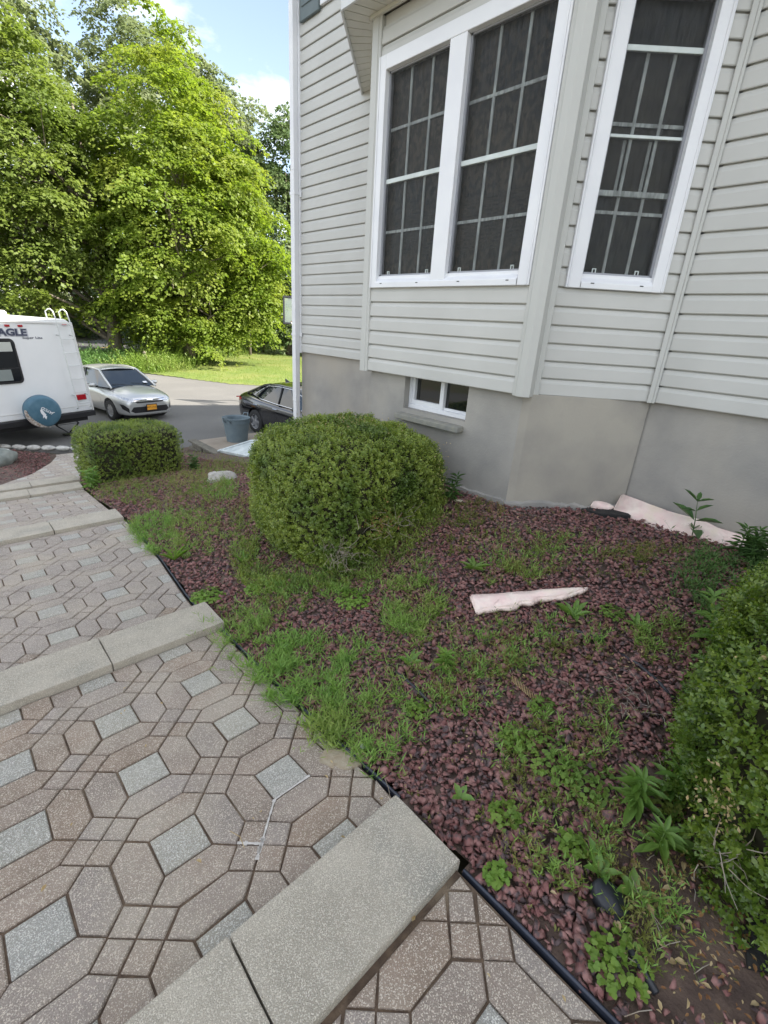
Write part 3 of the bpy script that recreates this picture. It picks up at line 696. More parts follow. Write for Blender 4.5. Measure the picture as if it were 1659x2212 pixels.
def casing(W, a0, a1, z0, z1, glass, mull=None):
    b = MB(); p = .034
    g0 = glass[0][0]; g1 = glass[-1][1]; gz0, gz1 = .390, 1.742
    b.b2(a0,g0,-.03,p,z0,z1,T=W); b.b2(g1,a1,-.03,p,z0,z1,T=W); b.b2(g0,g1,-.03,p,gz1,z1,T=W)
    for i in range(len(glass)-1): b.b2(glass[i][1],glass[i+1][0],-.03,p-.002,gz0-.045,gz1,T=W)
    # sill: sloped and stepped
    b.add([W((g0,-.03,gz0)),W((g1,-.03,gz0)),W((g1,.008,gz0)),W((g0,.008,gz0)),W((g0,.010,gz0-.022)),W((g1,.010,gz0-.022)),W((g1,p+.004,gz0-.050)),W((g0,p+.004,gz0-.050)),W((g0,p+.004,z0)),W((g1,p+.004,z0)),W((g0,-.03,z0)),W((g1,-.03,z0))],
          [(0,1,2,3),(3,2,5,4),(4,5,6,7),(7,6,9,8),(8,9,11,10),(10,11,1,0)])
    w = b.build('window', white, house, bevel=.003)
    b = MB()
    for q in (a0+.012, a1-.022): b = MB(); b.b2(q,q+.010,p,p+.006,z0+.005,z1-.005,T=W); b.build('casing_bead', white, w, bevel=.002)
    b = MB()
    for q in np.linspace(g0+.06, g1-.08, 2 if g1-g0 < .7 else 4): b.b2(q,q+.022,p+.003,p+.0055,z0+.028,z0+.034,T=W)
    b.build('weep_cover', blackp, w)
    return w
w1 = casing(Wb, 1.795, 3.338, .300, 1.832, [(1.885,2.508),(2.648,3.258)])
double_hung(Wb, 2.648, 3.258, .390, 1.742, w1, blind=True)
double_hung(Wb, 1.885, 2.508, .390, 1.742, w1, blind=True)
w2 = casing(Ws, .116, .742, .305, 1.832, [(.210,.662)])
double_hung(Ws, .210, .662, .390, 1.742, w2, hm=(1.182,.740), open_=True)
w3 = casing(Wl, .17, .79, .305, 1.832, [(.26,.70)])
double_hung(Wl, .26, .70, .390, 1.742, w3)
# upper window and shutter
b = MB(); b.b2(4.64,4.72,0,.03,2.945,4.6,T=Wm); b.b2(5.035,5.115,0,.03,2.945,4.6,T=Wm); b.b2(4.72,5.035,0,.03,2.945,3.02,T=Wm); b.b2(4.72,5.035,0,.03,4.52,4.6,T=Wm)
w4 = b.build('window', white, house, bevel=.003)
b = MB(); b.b2(4.71,5.045,-.02,.004,3.0,4.53,T=Wm); b.build('pane', mat('upper_glass', (.02,.025,.03), .05, spec=.8), w4)
b = MB(); b.b2(5.122,5.462,.014,.044,2.912,4.62,T=Wm); sh = b.build('shutter', shutm, house, bevel=.004)
b = MB()
for z0, z1 in ((3.02,3.72),(3.80,4.52)): b.b2(5.165,5.42,.0445,.052,z0,z1,T=Wm)
b.build('raised_panel', shutm, sh, bevel=.006)
# bay roof: soffit panels, fascia, shingles
SZ = 2.090; ov = .255
oc = [(DM-.001,4.46),(2.655,3.500),(2.655,1.60),(2.93,.93+.42),(DM-.001,.62)]   # outer corners of the eave
ic = [(DM-.001,4.12),(2.90,3.42),(2.90,1.72),(3.03,1.68),(DM-.001,1.08)]
oc = [(DM-.001,4.42),(2.69,3.535),(2.665,1.62),(DM-.001,.66)]
ic = [(DM-.001,4.10),(2.89,3.44),(2.89,1.73),(DM-.001,1.05)]
for s in range(3):
    A0, A1, B0, B1 = [Vector((*p, 0)) for p in (oc[s], oc[s+1], ic[s], ic[s+1])]
    n = max(3, int((A1-A0).length/.105))
    for i in range(n):
        t0, t1 = i/n, (i+1)/n-.006/(A1-A0).length*1.5
        q = [A0.lerp(A1,t0), A0.lerp(A1,t1), B0.lerp(B1,t1), B0.lerp(B1,t0)]
        b = MB(); b.prism([(p.x,p.y) for p in q], SZ, SZ+.012+.002*(i%2)); b.build('soffit_panel', soffitm, house)
b = MB(); b.prism([oc[0],oc[1],oc[2],oc[3]], SZ+.016, SZ+.03); b.build('soffit_backing', mat('soffit_gap', (.25,.24,.21), .9), house)
b = MB()
def fasc(p, q, z0, z1, th=.016):
    d = (Vector(q)-Vector(p)).normalized(); nn = Vector((d.y,-d.x))*th*-1
    b.prism([p, q, (q[0]-nn.x,q[1]-nn.y), (p[0]-nn.x,p[1]-nn.y)], z0, z1)
for s in range(3): fasc(oc[s], oc[s+1], SZ-.012, SZ+.15)
b.build('fascia', fasciam, house)
b = MB()
for s in range(3):
    d = (Vector(ic[s+1])-Vector(ic[s])).normalized(); nn = Vector((d.y,-d.x))
    p, q = Vector(ic[s]), Vector(ic[s+1]); b.prism([tuple(p),tuple(q),tuple(q-nn*-.022),tuple(p-nn*-.022)], SZ-.022, SZ-.001)
b.build('soffit_molding', soffitm, house)
b = MB(); zr = SZ+.151
b.add([(*oc[0],zr),(*oc[1],zr),(*oc[2],zr),(*oc[3],zr),(DM-.001,3.6,zr+.55),(DM-.001,1.5,zr+.55)], [(0,1,4),(1,2,5,4),(2,3,5),(0,4,5,3),(0,3,2,1)])
b.build('bay_roof', shingle, house)
# main roof, eaves and the drive-side wall
b = MB(); E5 = 5.0
x0, x1, y0, y1 = 3.25, 16.4, -12.4, 6.0; xm = (x0+x1)/2; zr = E5+3.1  # unseen house length and ridge, sized to throw shade on path and driveway
b.add([(x0,y0,E5),(x0,y1,E5),(x0,y1,E5+.2),(x0,y0,E5+.2),(x1,y0,E5),(x1,y1,E5),(x1,y1,E5+.2),(x1,y0,E5+.2),(xm,y0,zr),(xm,y1,zr)], [(0,1,2,3),(4,7,6,5),(3,2,9,8),(6,7,8,9),(0,3,8,7,4),(1,5,6,9,2),(0,4,5,1)])
b.build('roof', shingle, house)
Wf = Wall((3.79,5.60),(1,0),(0,1))
for k in range(0, 47):
    z = H0+k*CE; n = len(PROF); b = MB(); s0, s1 = 0, 12.1
    vs = [Wf((s0,o,z+zz)) for o, zz in PROF]+[Wf((s1,o,z+zz)) for o, zz in PROF]
    b.add(vs, [(i,(i+1)%n,n+(i+1)%n,n+i) for i in range(n)]+[list(range(n))[::-1], list(range(n,2*n))]); b.build('siding_board', siding, house)
for k in range(33, 47):
    z = H0+k*CE; n = len(PROF); b = MB()
    vs = [Wm((-12,o,z+zz)) for o, zz in PROF]+[Wm((4.64,o,z+zz)) for o, zz in PROF]
    b.add(vs, [(i,(i+1)%n,n+(i+1)%n,n+i) for i in range(n)]+[list(range(n))[::-1], list(range(n,2*n))]); b.build('siding_board', siding, house)

# ------------------------------------------------------------------ trees
def spray_tree(name, label, base, ctr, rad, nspray, nleaf, leaf, m, seed, group=None, limb_n=14, spray_r=(.55,1.0), trunk_r=.28, shell=.55, up=.8, top=1.0, lean=(0,0), lumps=None, fill=0):
    g = np.random.default_rng(seed); rr = random.Random(seed)
    t = thing(name, label, 'tree', base, 0, group)
    B = np.array(base); C = np.array(ctr)-B; Rd = np.array(rad)
    d = unit(g.normal(size=(nspray,3))); k = (shell+(1-shell)*g.random(nspray)**.6)
    nz_ = np.array([noise.noise(Vector(v)*1.7+Vector((seed*3.1,0,0))) + .5*noise.noise(Vector(v)*4+Vector((seed,5,0))) for v in d])
    S = C+d*Rd*(k*(1+.30*nz_))[:,None]
    if lumps is not None:
        for (lc, lr, ln) in lumps:
            dd = unit(g.normal(size=(ln,3))); S = np.concatenate([S, np.array(lc)-B+dd*np.array(lr)*(g.random(ln)**.4)[:,None]]); d = np.concatenate([d, dd])
    ns = len(S); r = g.uniform(*spray_r, ns)
    Nn = unit(d*.55+np.array([0,0,up])+g.normal(0,.22,(ns,3)))
    a = unit(np.cross(Nn, g.normal(size=(ns,3)))); b2 = np.cross(Nn, a)
    n = ns*nleaf; si = np.repeat(np.arange(ns), nleaf)
    th = g.uniform(0, 2*PI, n); q = np.sqrt(g.random(n))*r[si]*(1+.35*np.sin(th*3+si))
    radial = a[si]*np.cos(th)[:,None]+b2[si]*np.sin(th)[:,None]
    P = S[si]+radial*q[:,None]-Nn[si]*(q**2/r[si]*.46)[:,None]+Nn[si]*g.normal(0,.055,n)[:,None]*r[si][:,None]
    LN = unit(Nn[si]+g.normal(0,.30,(n,3))); D = unit(radial+g.normal(0,.5,(n,3))-np.array([0,0,.35]))
    sz = leaf*np.exp(g.normal(0,.25,n))
    V, F = leaves(P, D, LN, sz, sz*.85, .12)
    npmesh('crown', V, F, m, t)
    b = MB(); H = C[2]+Rd[2]*.55*top
    pts = [(0,0,-.3),(lean[0]*.1,lean[1]*.1,H*.15),(lean[0]*.4+rr.uniform(-.2,.2),lean[1]*.4+rr.uniform(-.2,.2),H*.45),(lean[0]*.8+rr.uniform(-.3,.3),lean[1]*.8+rr.uniform(-.3,.3),H*.75),(lean[0],lean[1],H)]
    b.tube(pts, [trunk_r*1.35,trunk_r,trunk_r*.75,trunk_r*.45,trunk_r*.15], 10)
    P3 = [Vector(p) for p in pts]
    for i in range(limb_n):
        f = rr.uniform(.12,.8); k0 = f*4; j = min(3,int(k0)); s = P3[j].lerp(P3[j+1], k0-j)
        cand = [S[rr.randrange(ns)] for _ in range(6)]; e = Vector(min(cand, key=lambda c: abs((c[2]-s.z)-2.0)+.15*rr.random()))
        mid = s.lerp(e,.5)+Vector((rr.uniform(-.3,.3),rr.uniform(-.3,.3),-.1+.08*(e-s).length)); r0 = trunk_r*(.5-.4*f)
        b.tube([s,s.lerp(mid,.5)+Vector((0,0,-.05)),mid,mid.lerp(e,.6)+Vector((0,0,.1)),e], [r0,r0*.8,r0*.6,r0*.38,.012], 6, cap=False)
        for q in range(3):
            c2 = S[rr.randrange(ns)]; e2 = Vector(c2)
            if (e2-mid).length < 3.5: b.tube([mid, mid.lerp(e2,.5)+Vector((0,0,.15)), e2], [r0*.4,r0*.25,.01], 5, cap=False)
    b.build('trunk', bark, t, smooth=True)
    return t
spray_tree('maple_tree', 'big bright green maple in front of the woods, right of the white trailer', (12.4,31.9,-3.1), (12.4,32.0,5.2), (5.4,5.2,7.6), 400, 270, .155, maplem, 11, trunk_r=.30, limb_n=30, shell=.40, spray_r=(.7,1.45), up=1.2,
           lumps=[((15.7,29.9,.7),(2.0,2.0,1.9),52),((16.5,29.5,2.8),(1.5,1.5,2.0),28),((9.6,32.3,.2),(2.2,2.0,1.5),26),((12.6,31.2,-.7),(2.6,2.2,.8),26),((14.9,30.2,6.8),(1.8,1.8,2.6),28)])
spray_tree('maple_tree', 'yellow-green maple at the left edge with its crown over the white trailer', (8.6,33.7,-3.1), (5.6,34.6,6.2), (5.6,4.6,6.6), 310, 250, .16, maple2, 12, trunk_r=.36, limb_n=30, lean=(-.4,.1), shell=.38, spray_r=(.7,1.4), up=1.2)
spray_tree('tall_tree', 'tall hazy green tree topping the woods behind the bright maple', (17.0,46.5,-3.0), (17.2,46.2,12.3), (6.2,5.4,9.6), 430, 130, .21, oakm, 13, 'tall trees behind the maple', trunk_r=.35, shell=.6, spray_r=(.7,1.2))
spray_tree('tall_tree', 'tall tree behind the maple with its rounded shoulder against the blue gap of sky', (21.5,43.5,-3.0), (21.0,43.5,9.2), (4.6,4.6,8.4), 340, 130, .20, oakm, 14, 'tall trees behind the maple', trunk_r=.32, shell=.6, spray_r=(.7,1.2))
spray_tree('dark_green_tree', 'darker green tree right of the maple below the white cloud', (24.6,39.6,-3.0), (24.2,39.8,6.4), (4.2,4.2,8.8), 330, 130, .19, darkleaf, 15, 'dark trees beside the house corner', trunk_r=.3, shell=.6, spray_r=(.6,1.1))
spray_tree('dark_green_tree', 'dark green tree right against the house corner downspout', (28.0,37.5,-3.0), (27.6,37.4,4.8), (3.8,3.8,8.4), 290, 130, .19, darkleaf, 16, 'dark trees beside the house corner', trunk_r=.3, shell=.6, spray_r=(.6,1.1))
spray_tree('tall_tree', 'tall green tree at the top left corner of the photo behind the left maple', (7.5,47.0,-3.0), (7.0,47.0,10.6), (6.2,5.2,9.4), 400, 110, .22, oakm, 17, 'tall trees behind the maple', trunk_r=.35, shell=.6, spray_r=(.7,1.2))
spray_tree('tall_tree', 'tall green tree beyond the road at the far left', (-4.0,44.0,-3.0), (-4.0,44.0,8.5), (6.0,5.4,9.6), 420, 60, .28, oakm, 18, 'tall trees behind the maple', trunk_r=.35, shell=.6, spray_r=(.7,1.2))
# far-off wood that reads as one mass
def wood():
    g = np.random.default_rng(5); ns = 1500
    u = g.random(ns); X = -18+u*78; Y = np.interp(X, [-18,0,12,24,34,60], [50,58,62,58,48,36])+g.normal(0,3.2,ns)+3; Z = -2.6+g.random(ns)**1.1*np.interp(X,[-18,10,24,32,60],[11,10,9,11,12])
    Nn = unit(np.stack([g.normal(0,.4,ns)-.15, -np.abs(g.normal(.5,.4,ns)), np.full(ns,.8)], 1)); a = unit(np.cross(Nn, g.normal(size=(ns,3)))); b2 = np.cross(Nn, a)
    nl = 42; si = np.repeat(np.arange(ns), nl); n = ns*nl; th = g.uniform(0,2*PI,n); q = np.sqrt(g.random(n))*1.5
    rad = a[si]*np.cos(th)[:,None]+b2[si]*np.sin(th)[:,None]; P = np.stack([X,Y,Z],1)[si]+rad*q[:,None]-Nn[si]*(q**2*.3)[:,None]
    sz = .42*np.exp(g.normal(0,.25,n)); V, F = leaves(P, unit(rad+g.normal(0,.5,(n,3))), unit(Nn[si]+g.normal(0,.4,(n,3))), sz, sz*.8, .1)
    o = npmesh('distant_woods', V, F, darkleaf); tag(o, 'dark mass of woods far beyond the road and lawn', 'woods', kind='stuff')
wood()
def trunks():
    for i, (x, y, h, r) in enumerate(((18.5,41,7,.16),(20.3,38.8,7,.13),(23.4,42,8,.17),(15.2,41.5,7,.12),(5.5,40.5,8,.15),(1.0,43,8,.18))):
        b = MB(); b.tube([(0,0,-.2),(.1,.05,h*.4),(.15,.2,h*.7),(.3,.1,h)], [r,r*.85,r*.7,r*.4], 8); o = b.build('tree_trunk', bark, smooth=True); o.location = (x,y,-3.0)
        tag(o, ['slim trunk in the shade right of the maple','thin trunk at the end of the lawn','trunk under the dark trees near the house corner','thin trunk in the shadow behind the maple','trunk beyond the road left of the maple','trunk beyond the road above the trailer'][i], 'tree trunk', 'bare trunks under the canopy')
trunks()

# ------------------------------------------------------------------ weeds at the back of the lawn
def stems_patch(pts, h, nleaf, ll, lw, m, name, label, cat='weeds', kind='stuff', spread=.25, curve=.3, seed=1, side=.9, top=1.):
    g = np.random.default_rng(seed); pts = np.asarray(pts, float); n = len(pts)
    D = unit(np.stack([g.normal(0,spread,n), g.normal(0,spread,n), np.ones(n)], 1)); H = h*np.exp(g.normal(0,.3,n))*np.clip(1+.9*np.array([noise.noise(Vector((p[0]*6,p[1]*6,7.))) for p in pts]), .35, 2)
    bend = unit(np.stack([g.normal(size=n), g.normal(size=n), np.zeros(n)], 1))*curve
    t = np.tile((np.arange(nleaf)+.5)/nleaf, n); si = np.repeat(np.arange(n), nleaf)
    P = pts[si]+D[si]*(H[si]*t)[:,None]+bend[si]*(H[si]*t**2)[:,None]
    az = np.tile(np.arange(nleaf)*2.4, n)+g.uniform(0,6.28,n)[si]+g.normal(0,.4,n*nleaf)
    LD = unit(np.stack([np.cos(az)*side, np.sin(az)*side, np.full(n*nleaf, .45)], 1)+D[si]*.4+g.normal(0,.2,(n*nleaf,3)))
    NN = unit(np.stack([g.normal(0,.3,n*nleaf), g.normal(0,.3,n*nleaf), np.ones(n*nleaf)], 1))
    sz = ll*np.exp(g.normal(0,.25,n*nleaf))*(1-.3*t*top)
    V1, F1 = leaves(P, LD, NN, sz, sz*lw, .1)
    # stems as thin quads
    e = pts+D*H[:,None]+bend*H[:,None]; mid = pts+D*(H*.5)[:,None]+bend*(H*.25)[:,None]; w = unit(np.cross(D, np.array([.3,.5,0])))*max(.0007, ll*.03)
    V2 = np.stack([pts-w, pts+w, mid+w*.8, mid-w*.8, e+w*.3, e-w*.3], 1).reshape(-1,3); F0 = np.array([[0,1,2,3],[3,2,4,5]]); F2 = (np.arange(n)[:,None,None]*6+F0[None]).reshape(-1,4)
    V, F, MI = join([(V1,F1,0),(V2,F2,0)]); o = npmesh(name, V, F, m)
    if label: tag(o, label, cat, kind=kind)
    return o
g = np.random.default_rng(3)
def strip(pts, w, n):
    pts = np.array(pts, float); s = g.random(n)*(len(pts)-1); i = s.astype(int); f = (s-i)[:,None]
    p = pts[i]*(1-f)+pts[np.minimum(i+1,len(pts)-1)]*f; p = p+g.normal(0,w,(n,2)); return np.column_stack([p, np.full(n,-3.08)+.03*np.clip(p[:,1]-24,0,14)/7])
stems_patch(strip([(8.3,28.6),(9.9,29.9),(12.6,33.2),(16.0,37.8),(20.5,42.5),(26,48)], .75, 5600), .55, 12, .14, .32, leafmat('tall_weed', (.12,.20,.03), (.17,.25,.045), (.22,.27,.07), .8, 4.), 'tall_weeds', 'tall sunlit weeds along the shaded edge of the lawn', spread=.2)
stems_patch(strip([(12,35),(17,41.5),(24,48.5),(33,55)], 1.6, 3600), 1.0, 10, .2, .32, leafmat('shrub_weed', (.08,.14,.03), (.12,.18,.035), (.16,.20,.05), .5, 3.), 'tall_weeds', 'mid green brambles behind the lawn')
stems_patch(strip([(3.5,28.0),(6.5,32.2),(8.8,33.2),(13.5,36.0)], .8, 3200), .55, 9, .18, .3, darkweed, 'roadside_weeds', 'dark shaded weeds at the foot of the left maple by the road', 'weeds')
def lawnpts(n):
    x = g.uniform(7, 28, n); y = 14+g.random(n)**1.4*30; mk = lawn_mask(x, y); return np.column_stack([x[mk], y[mk], np.full(mk.sum(), -3.085)+.12*np.clip((y[mk]-24)/18,0,1)])
stems_patch(lawnpts(52000), .06, 2, .075, .13, lawnblade, 'lawn_grass', 'short sunlit lawn grass beyond the driveway', 'grass', spread=.5, side=.5)

# ------------------------------------------------------------------ boxwood hedges
def superpts(n, a, p, g):
    d = unit(g.normal(size=(n,3))); s = (np.abs(d/a)**np.array(p)).sum(1); lo = np.zeros(n); hi = np.full(n, 5.)
    for _ in range(22):
        m_ = (lo+hi)/2; v = (np.abs(d*m_[:,None]/a)**np.array(p)).sum(1); lo = np.where(v < 1, m_, lo); hi = np.where(v < 1, hi, m_)
    P = d*lo[:,None]; gr = np.sign(P)*np.array(p)*np.abs(P/a)**(np.array(p)-1)/a; return P, unit(gr)
def hedge(label, ctr, a, p, nspr, leaf, m, seed, rz=0., zcut=None, rough=.035, per=9, splen=.046, dead=(), group='clipped boxwood hedges', upb=.45, wid=.78):
    g = np.random.default_rng(seed); t = thing('boxwood_hedge', label, 'hedge', ctr, rz, group); a = np.array(a, float)
    P, Nn = superpts(int(nspr*1.25), a, p, g)
    if zcut is not None: k = P[:,2] > zcut; P, Nn = P[k], Nn[k]
    P, Nn = P[:nspr], Nn[:nspr]; n = len(P)
    nz1 = np.array([noise.noise(Vector(v)*5+Vector((seed,0,0)))+.8*noise.noise(Vector(v)*13+Vector((0,seed,0))) for v in P])
    depth = g.random(n)**1.5*.10
    P = P+Nn*(nz1*rough)[:,None]-Nn*depth[:,None]
    hole = np.array([noise.noise(Vector(v)*7+Vector((0,0,seed))) for v in P]); keep = (hole > -.42) | (g.random(n) < .25); P, Nn = P[keep], Nn[keep]; n = len(P)
    ax = unit(Nn*.75+np.array([0,0,upb])+g.normal(0,.42,(n,3)))
    u = unit(np.cross(ax, g.normal(size=(n,3)))); w = np.cross(ax, u)
    si = np.repeat(np.arange(n), per); kk = np.tile(np.arange(per), n); tt = (kk+1)/per
    az = kk*2.399+g.uniform(0,6.28,n)[si]; rad = u[si]*np.cos(az)[:,None]+w[si]*np.sin(az)[:,None]
    L = P[si]+ax[si]*(tt*splen-splen*.6)[:,None]
    D = unit(rad+ax[si]*(.2+.5*tt)[:,None]); LN = unit(ax[si]-rad*.5+g.normal(0,.2,(len(si),3)))
    sz = leaf*np.exp(g.normal(0,.2,len(si)))*(1.05-.35*tt)
    V, F = leaves(L, D, LN, sz, sz*wid, .12)
    npmesh('foliage', V, F, m, t)
    # solid core, its near-black colour standing in for shade between the leaves
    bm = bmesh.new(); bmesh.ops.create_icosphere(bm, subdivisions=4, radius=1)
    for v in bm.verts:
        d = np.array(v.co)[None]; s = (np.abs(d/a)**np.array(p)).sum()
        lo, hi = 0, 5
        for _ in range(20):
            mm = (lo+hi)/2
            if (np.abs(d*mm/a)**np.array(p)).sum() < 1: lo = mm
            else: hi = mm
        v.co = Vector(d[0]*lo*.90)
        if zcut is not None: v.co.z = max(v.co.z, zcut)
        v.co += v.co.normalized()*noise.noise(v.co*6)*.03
    me = bpy.data.meshes.new('dark_core'); bm.to_mesh(me); bm.free(); link('dark_core', me, boxcore, t)
    for (c, r, cnt, kind) in dead:
        c = np.array(c); 
        if kind == 'twig':
            b = MB()
            for _ in range(cnt):
                s = Vector(c+g.normal(0,1,3)*np.array(r)); d = Vector(unit(g.normal(size=(1,3))+np.array([[-.3,-.6,.2]]))[0]); ln = g.uniform(.04,.11)
                b.tube([s, s+d*ln*.5+Vector(g.normal(0,.008,3)), s+d*ln], [.0016,.0012,.0006], 4, cap=False)
            stuff(b.build('dead_twigs', twigm, t))
        else:
            Q = c+g.normal(0,1,(cnt,3))*np.array(r); sz = .013*np.exp(g.normal(0,.25,cnt))
            V, F = leaves(Q, rand_dir(cnt), rand_dir(cnt), sz, sz*.55, .2); stuff(npmesh('dead_leaves', V, F, brownleaf if kind == 'brown' else deadleaf, t))
    return t
hedge('large round clipped boxwood in front of the basement window', (2.165,2.675,-1.165), (.655,.655,.49), (3.1,3.1,4.0), 21000, .0175, boxm, 21, zcut=-.46,
      dead=[((-.50,-.58,-.20),(.07,.07,.035),90,'twig'),((-.24,-.68,-.02),(.08,.02,.05),190,'brown'),((-.14,-.69,-.04),(.12,.02,.05),36,'twig'),((.36,-.62,.26),(.05,.03,.10),60,'pale'),((.05,.0,.492),(.17,.17,.006),260,'pale')])
hedge('small square clipped boxwood beside the steps, in front of the silver car', (2.02,8.02,-2.09), (.70,.52,.42), (7,7,6), 10500, .020, boxm, 22, rz=math.radians(3), rough=.02, zcut=-.5, per=8)
hedge('near boxwood cut by the right edge of the photo, with dried pale leaves', (2.05,-.64,-1.20), (.92,.82,.77), (2.8,2.8,2.4), 24000, .0195, boxm2, 23, zcut=-.36, rough=.06, per=9, splen=.055, wid=.62,
      dead=[((-.72,.63,.06),(.028,.030,.05),60,'pale'),((-.75,.58,.0),(.03,.03,.04),40,'pale'),((-.76,.56,-.05),(.02,.03,.03),18,'twig'),((-.50,.66,.36),(.10,.05,.08),22,'pale')])

# ------------------------------------------------------------------ weeds in the bed
PATCH = [('fern',1.05,1.42,0.24,-0.27,0.21,0.29),('fern',1.01,1.10,0.14,-0.14,0.13,0.15),('fern',1.01,1.97,0.14,-0.15,0.13,0.24),('fern',1.05,2.27,0.13,-0.16,0.10,0.20),('fern',1.06,1.67,0.16,-0.18,0.15,0.23),
('fern',1.42,4.15,0.27,-0.56,0.20,0.53),('fern',1.23,4.33,0.16,-0.28,0.17,0.51),('grass',1.84,4.25,0.15,-0.65,0.20,0.43),('grass',1.94,6.35,0.40,-1.12,0.39,1.20),('grass',1.46,6.74,0.24,-0.39,0.27,0.8),('grass',1.79,3.55,0.06,-0.23,0.17,0.33),
('mix',1.68,2.3,0.09,-0.19,0.15,0.15),('fern',1.63,2.12,0.26,-0.48,0.08,0.10),('fern',1.80,1.57,0.09,-0.14,0.23,0.23),('fern',1.66,1.39,0.09,-0.13,0.12,0.12),('mix',1.41,2.34,0.10,-0.18,0.11,0.17),('mix',1.73,0.99,0.12,-0.16,0.14,0.11),('mix',1.51,0.90,0.08,-0.10,0.13,0.10),('mix',1.40,1.05,0.07,-0.08,0.11,0.10),
('olive',2.77,0.78,0.18,-0.17,0.19,0.08),('olive',3.01,0.68,0.15,-0.11,0.17,0.06),('olive',2.40,1.75,0.15,-0.2,0.17,0.16),('olive',2.69,1.80,0.13,-0.15,0.14,0.11),('dark',2.88,0.35,0.18,-0.15,0.35,0.09),('dark',2.64,0.25,0.09,-0.09,0.21,0.05),
('olive',1.27,0.50,0.04,-0.05,0.17,0.11),('olive',1.27,0.59,0.03,-0.04,0.10,0.07),('olive',1.27,0.39,0.04,-0.03,0.09,0.05),('olive',1.09,0.52,0.02,-0.02,0.08,0.06),('mix',1.17,0.02,0.07,-0.06,0.08,0.03),('mix',1.01,0.02,0.05,-0.05,0.05,0.02),('mix',1.26,0.22,0.04,-0.04,0.11,0.05),('mix',2.22,0.34,0.10,-0.12,0.11,0.04),('mix',2.25,1.22,0.09,-0.13,0.11,0.07),
('grass',3.15,7.0,0.20,-0.64,0.43,0.9),('grass',3.9,8.3,0.14,-0.50,0.36,0.7),('grass',0.97,10.9,0.35,-0.26,0.07,0.55),('mix',2.25,0.40,0.08,-0.09,0.09,0.03),('grass',2.32,6.03,0.15,-0.59,0.36,0.90),('fern',2.08,4.77,0.04,-0.3,0.2,0.4),('mix',1.15,.28,.12,-.1,.1,.1),('mix',1.5,.45,.2,-.1,.1,.1),('mix',1.9,.75,.2,-.15,.12,.12),('mix',2.5,1.2,.25,-.2,.15,.15),('olive',1.2,.1,.12,-.1,.08,.08),('mix',1.6,3.0,.15,-.2,.15,.3),('grass',.55,9.6,.3,-.2,.1,.4),('grass',1.3,7.6,.06,-.2,.06,.3)]
LBL = {'fern': ('fine_leaved_weeds','bright green feathery weeds spilling over the path edge','weeds'), 'grass': ('yellow_green_weeds','yellowish green low weeds on the slope beyond the round hedge','weeds'),
       'mix': ('mixed_weeds','scattered small weeds among the red stones','weeds'), 'olive': ('olive_weeds','olive creeping weeds on the red gravel','weeds'), 'dark': ('dark_weeds','dark green weeds near the right hedge and the wall','weeds')}
DENS = {'fern': 2500, 'grass': 850, 'mix': 1250, 'olive': 2900, 'dark': 1700}
def patch_pts(kind, seed):
    g = np.random.default_rng(seed); out = []
    for k, x, y, ux, uy, vx, vy in PATCH:
        if k != kind: continue
        area = abs(ux*vy-uy*vx)*PI; n = int(area*DENS[kind]*(1 if y < 3 else .55))+12
        r = np.sqrt(g.random(n))*1.12; th = g.uniform(0,2*PI,n); c, s = r*np.cos(th), r*np.sin(th)
        out.append(np.stack([x+ux*c+vx*s, y+uy*c+vy*s], 1))
    P = np.concatenate(out)
    nzv = np.array([noise.noise(Vector((p[0]*9,p[1]*9,seed)))+.4*noise.noise(Vector((p[0]*25,p[1]*25,seed))) for p in P])
    P = P[nzv > (.06 if kind == 'fern' else .04)]
    P = P[(P[:,0] > pedge(P[:,1])-(.07 if kind == 'fern' else 0)) & (P[:,0] < 3.58)]
    return np.column_stack([P, ter(P[:,0], P[:,1])-.005])
o = stems_patch(patch_pts('fern',31), .08, 10, .042, .12, fernm, *LBL['fern'], spread=.85, curve=.7, seed=41)
o = stems_patch(patch_pts('grass',32), .10, 12, .030, .2, grassm, *LBL['grass'], spread=.6, curve=.4, seed=42)
o = stems_patch(patch_pts('mix',33), .075, 12, .020, .25, olivem, *LBL['mix'], spread=.6, curve=.5, seed=43)
o = stems_patch(patch_pts('mix',38), .10, 13, .028, .17, fernm, 'mixed_weeds', 'fine bright weeds scattered among the red stones', 'weeds', spread=.7, curve=.5, seed=48)
o = stems_patch(patch_pts('olive',34), .05, 14, .011, .4, olivem, *LBL['olive'], spread=.35, curve=.3, seed=44)
o = stems_patch(patch_pts('dark',35), .11, 13, .035, .17, darkweed, *LBL['dark'], spread=.6, curve=.6, seed=45)
# fringe under the hedges and small seedlings everywhere
gg = np.random.default_rng(9); th = gg.uniform(PI*.75, PI*1.85, 900); rr_ = gg.uniform(.66,.84,900)
fx, fy = 2.13+rr_*np.cos(th), 2.70+rr_*np.sin(th)
stems_patch(np.column_stack([fx, fy, ter(fx,fy)]), .10, 12, .022, .3, boxm, 'hedge_fringe', 'shaggy green growth at the foot of the round hedge', 'weeds', spread=.5, seed=46)
n = 1500; sx, sy = gg.uniform(.9,3.5,n), gg.uniform(-.3,5.2,n); k = bed_mask(sx, sy); sx, sy = sx[k], sy[k]
stems_patch(np.column_stack([sx, sy, ter(sx,sy)]), .03, 6, .013, .4, olivem, 'seedlings', 'tiny seedlings dotted over the red stones', 'weeds', spread=.5, seed=47)
n = 500; sx, sy = gg.uniform(1.4,4.0,n), gg.uniform(5.0,11,n)
stems_patch(np.column_stack([sx, sy, ter(sx,sy)]), .09, 10, .03, .2, grassm, 'slope_weeds', 'sparse weeds on the slope towards the driveway', 'weeds', spread=.6, seed=49)

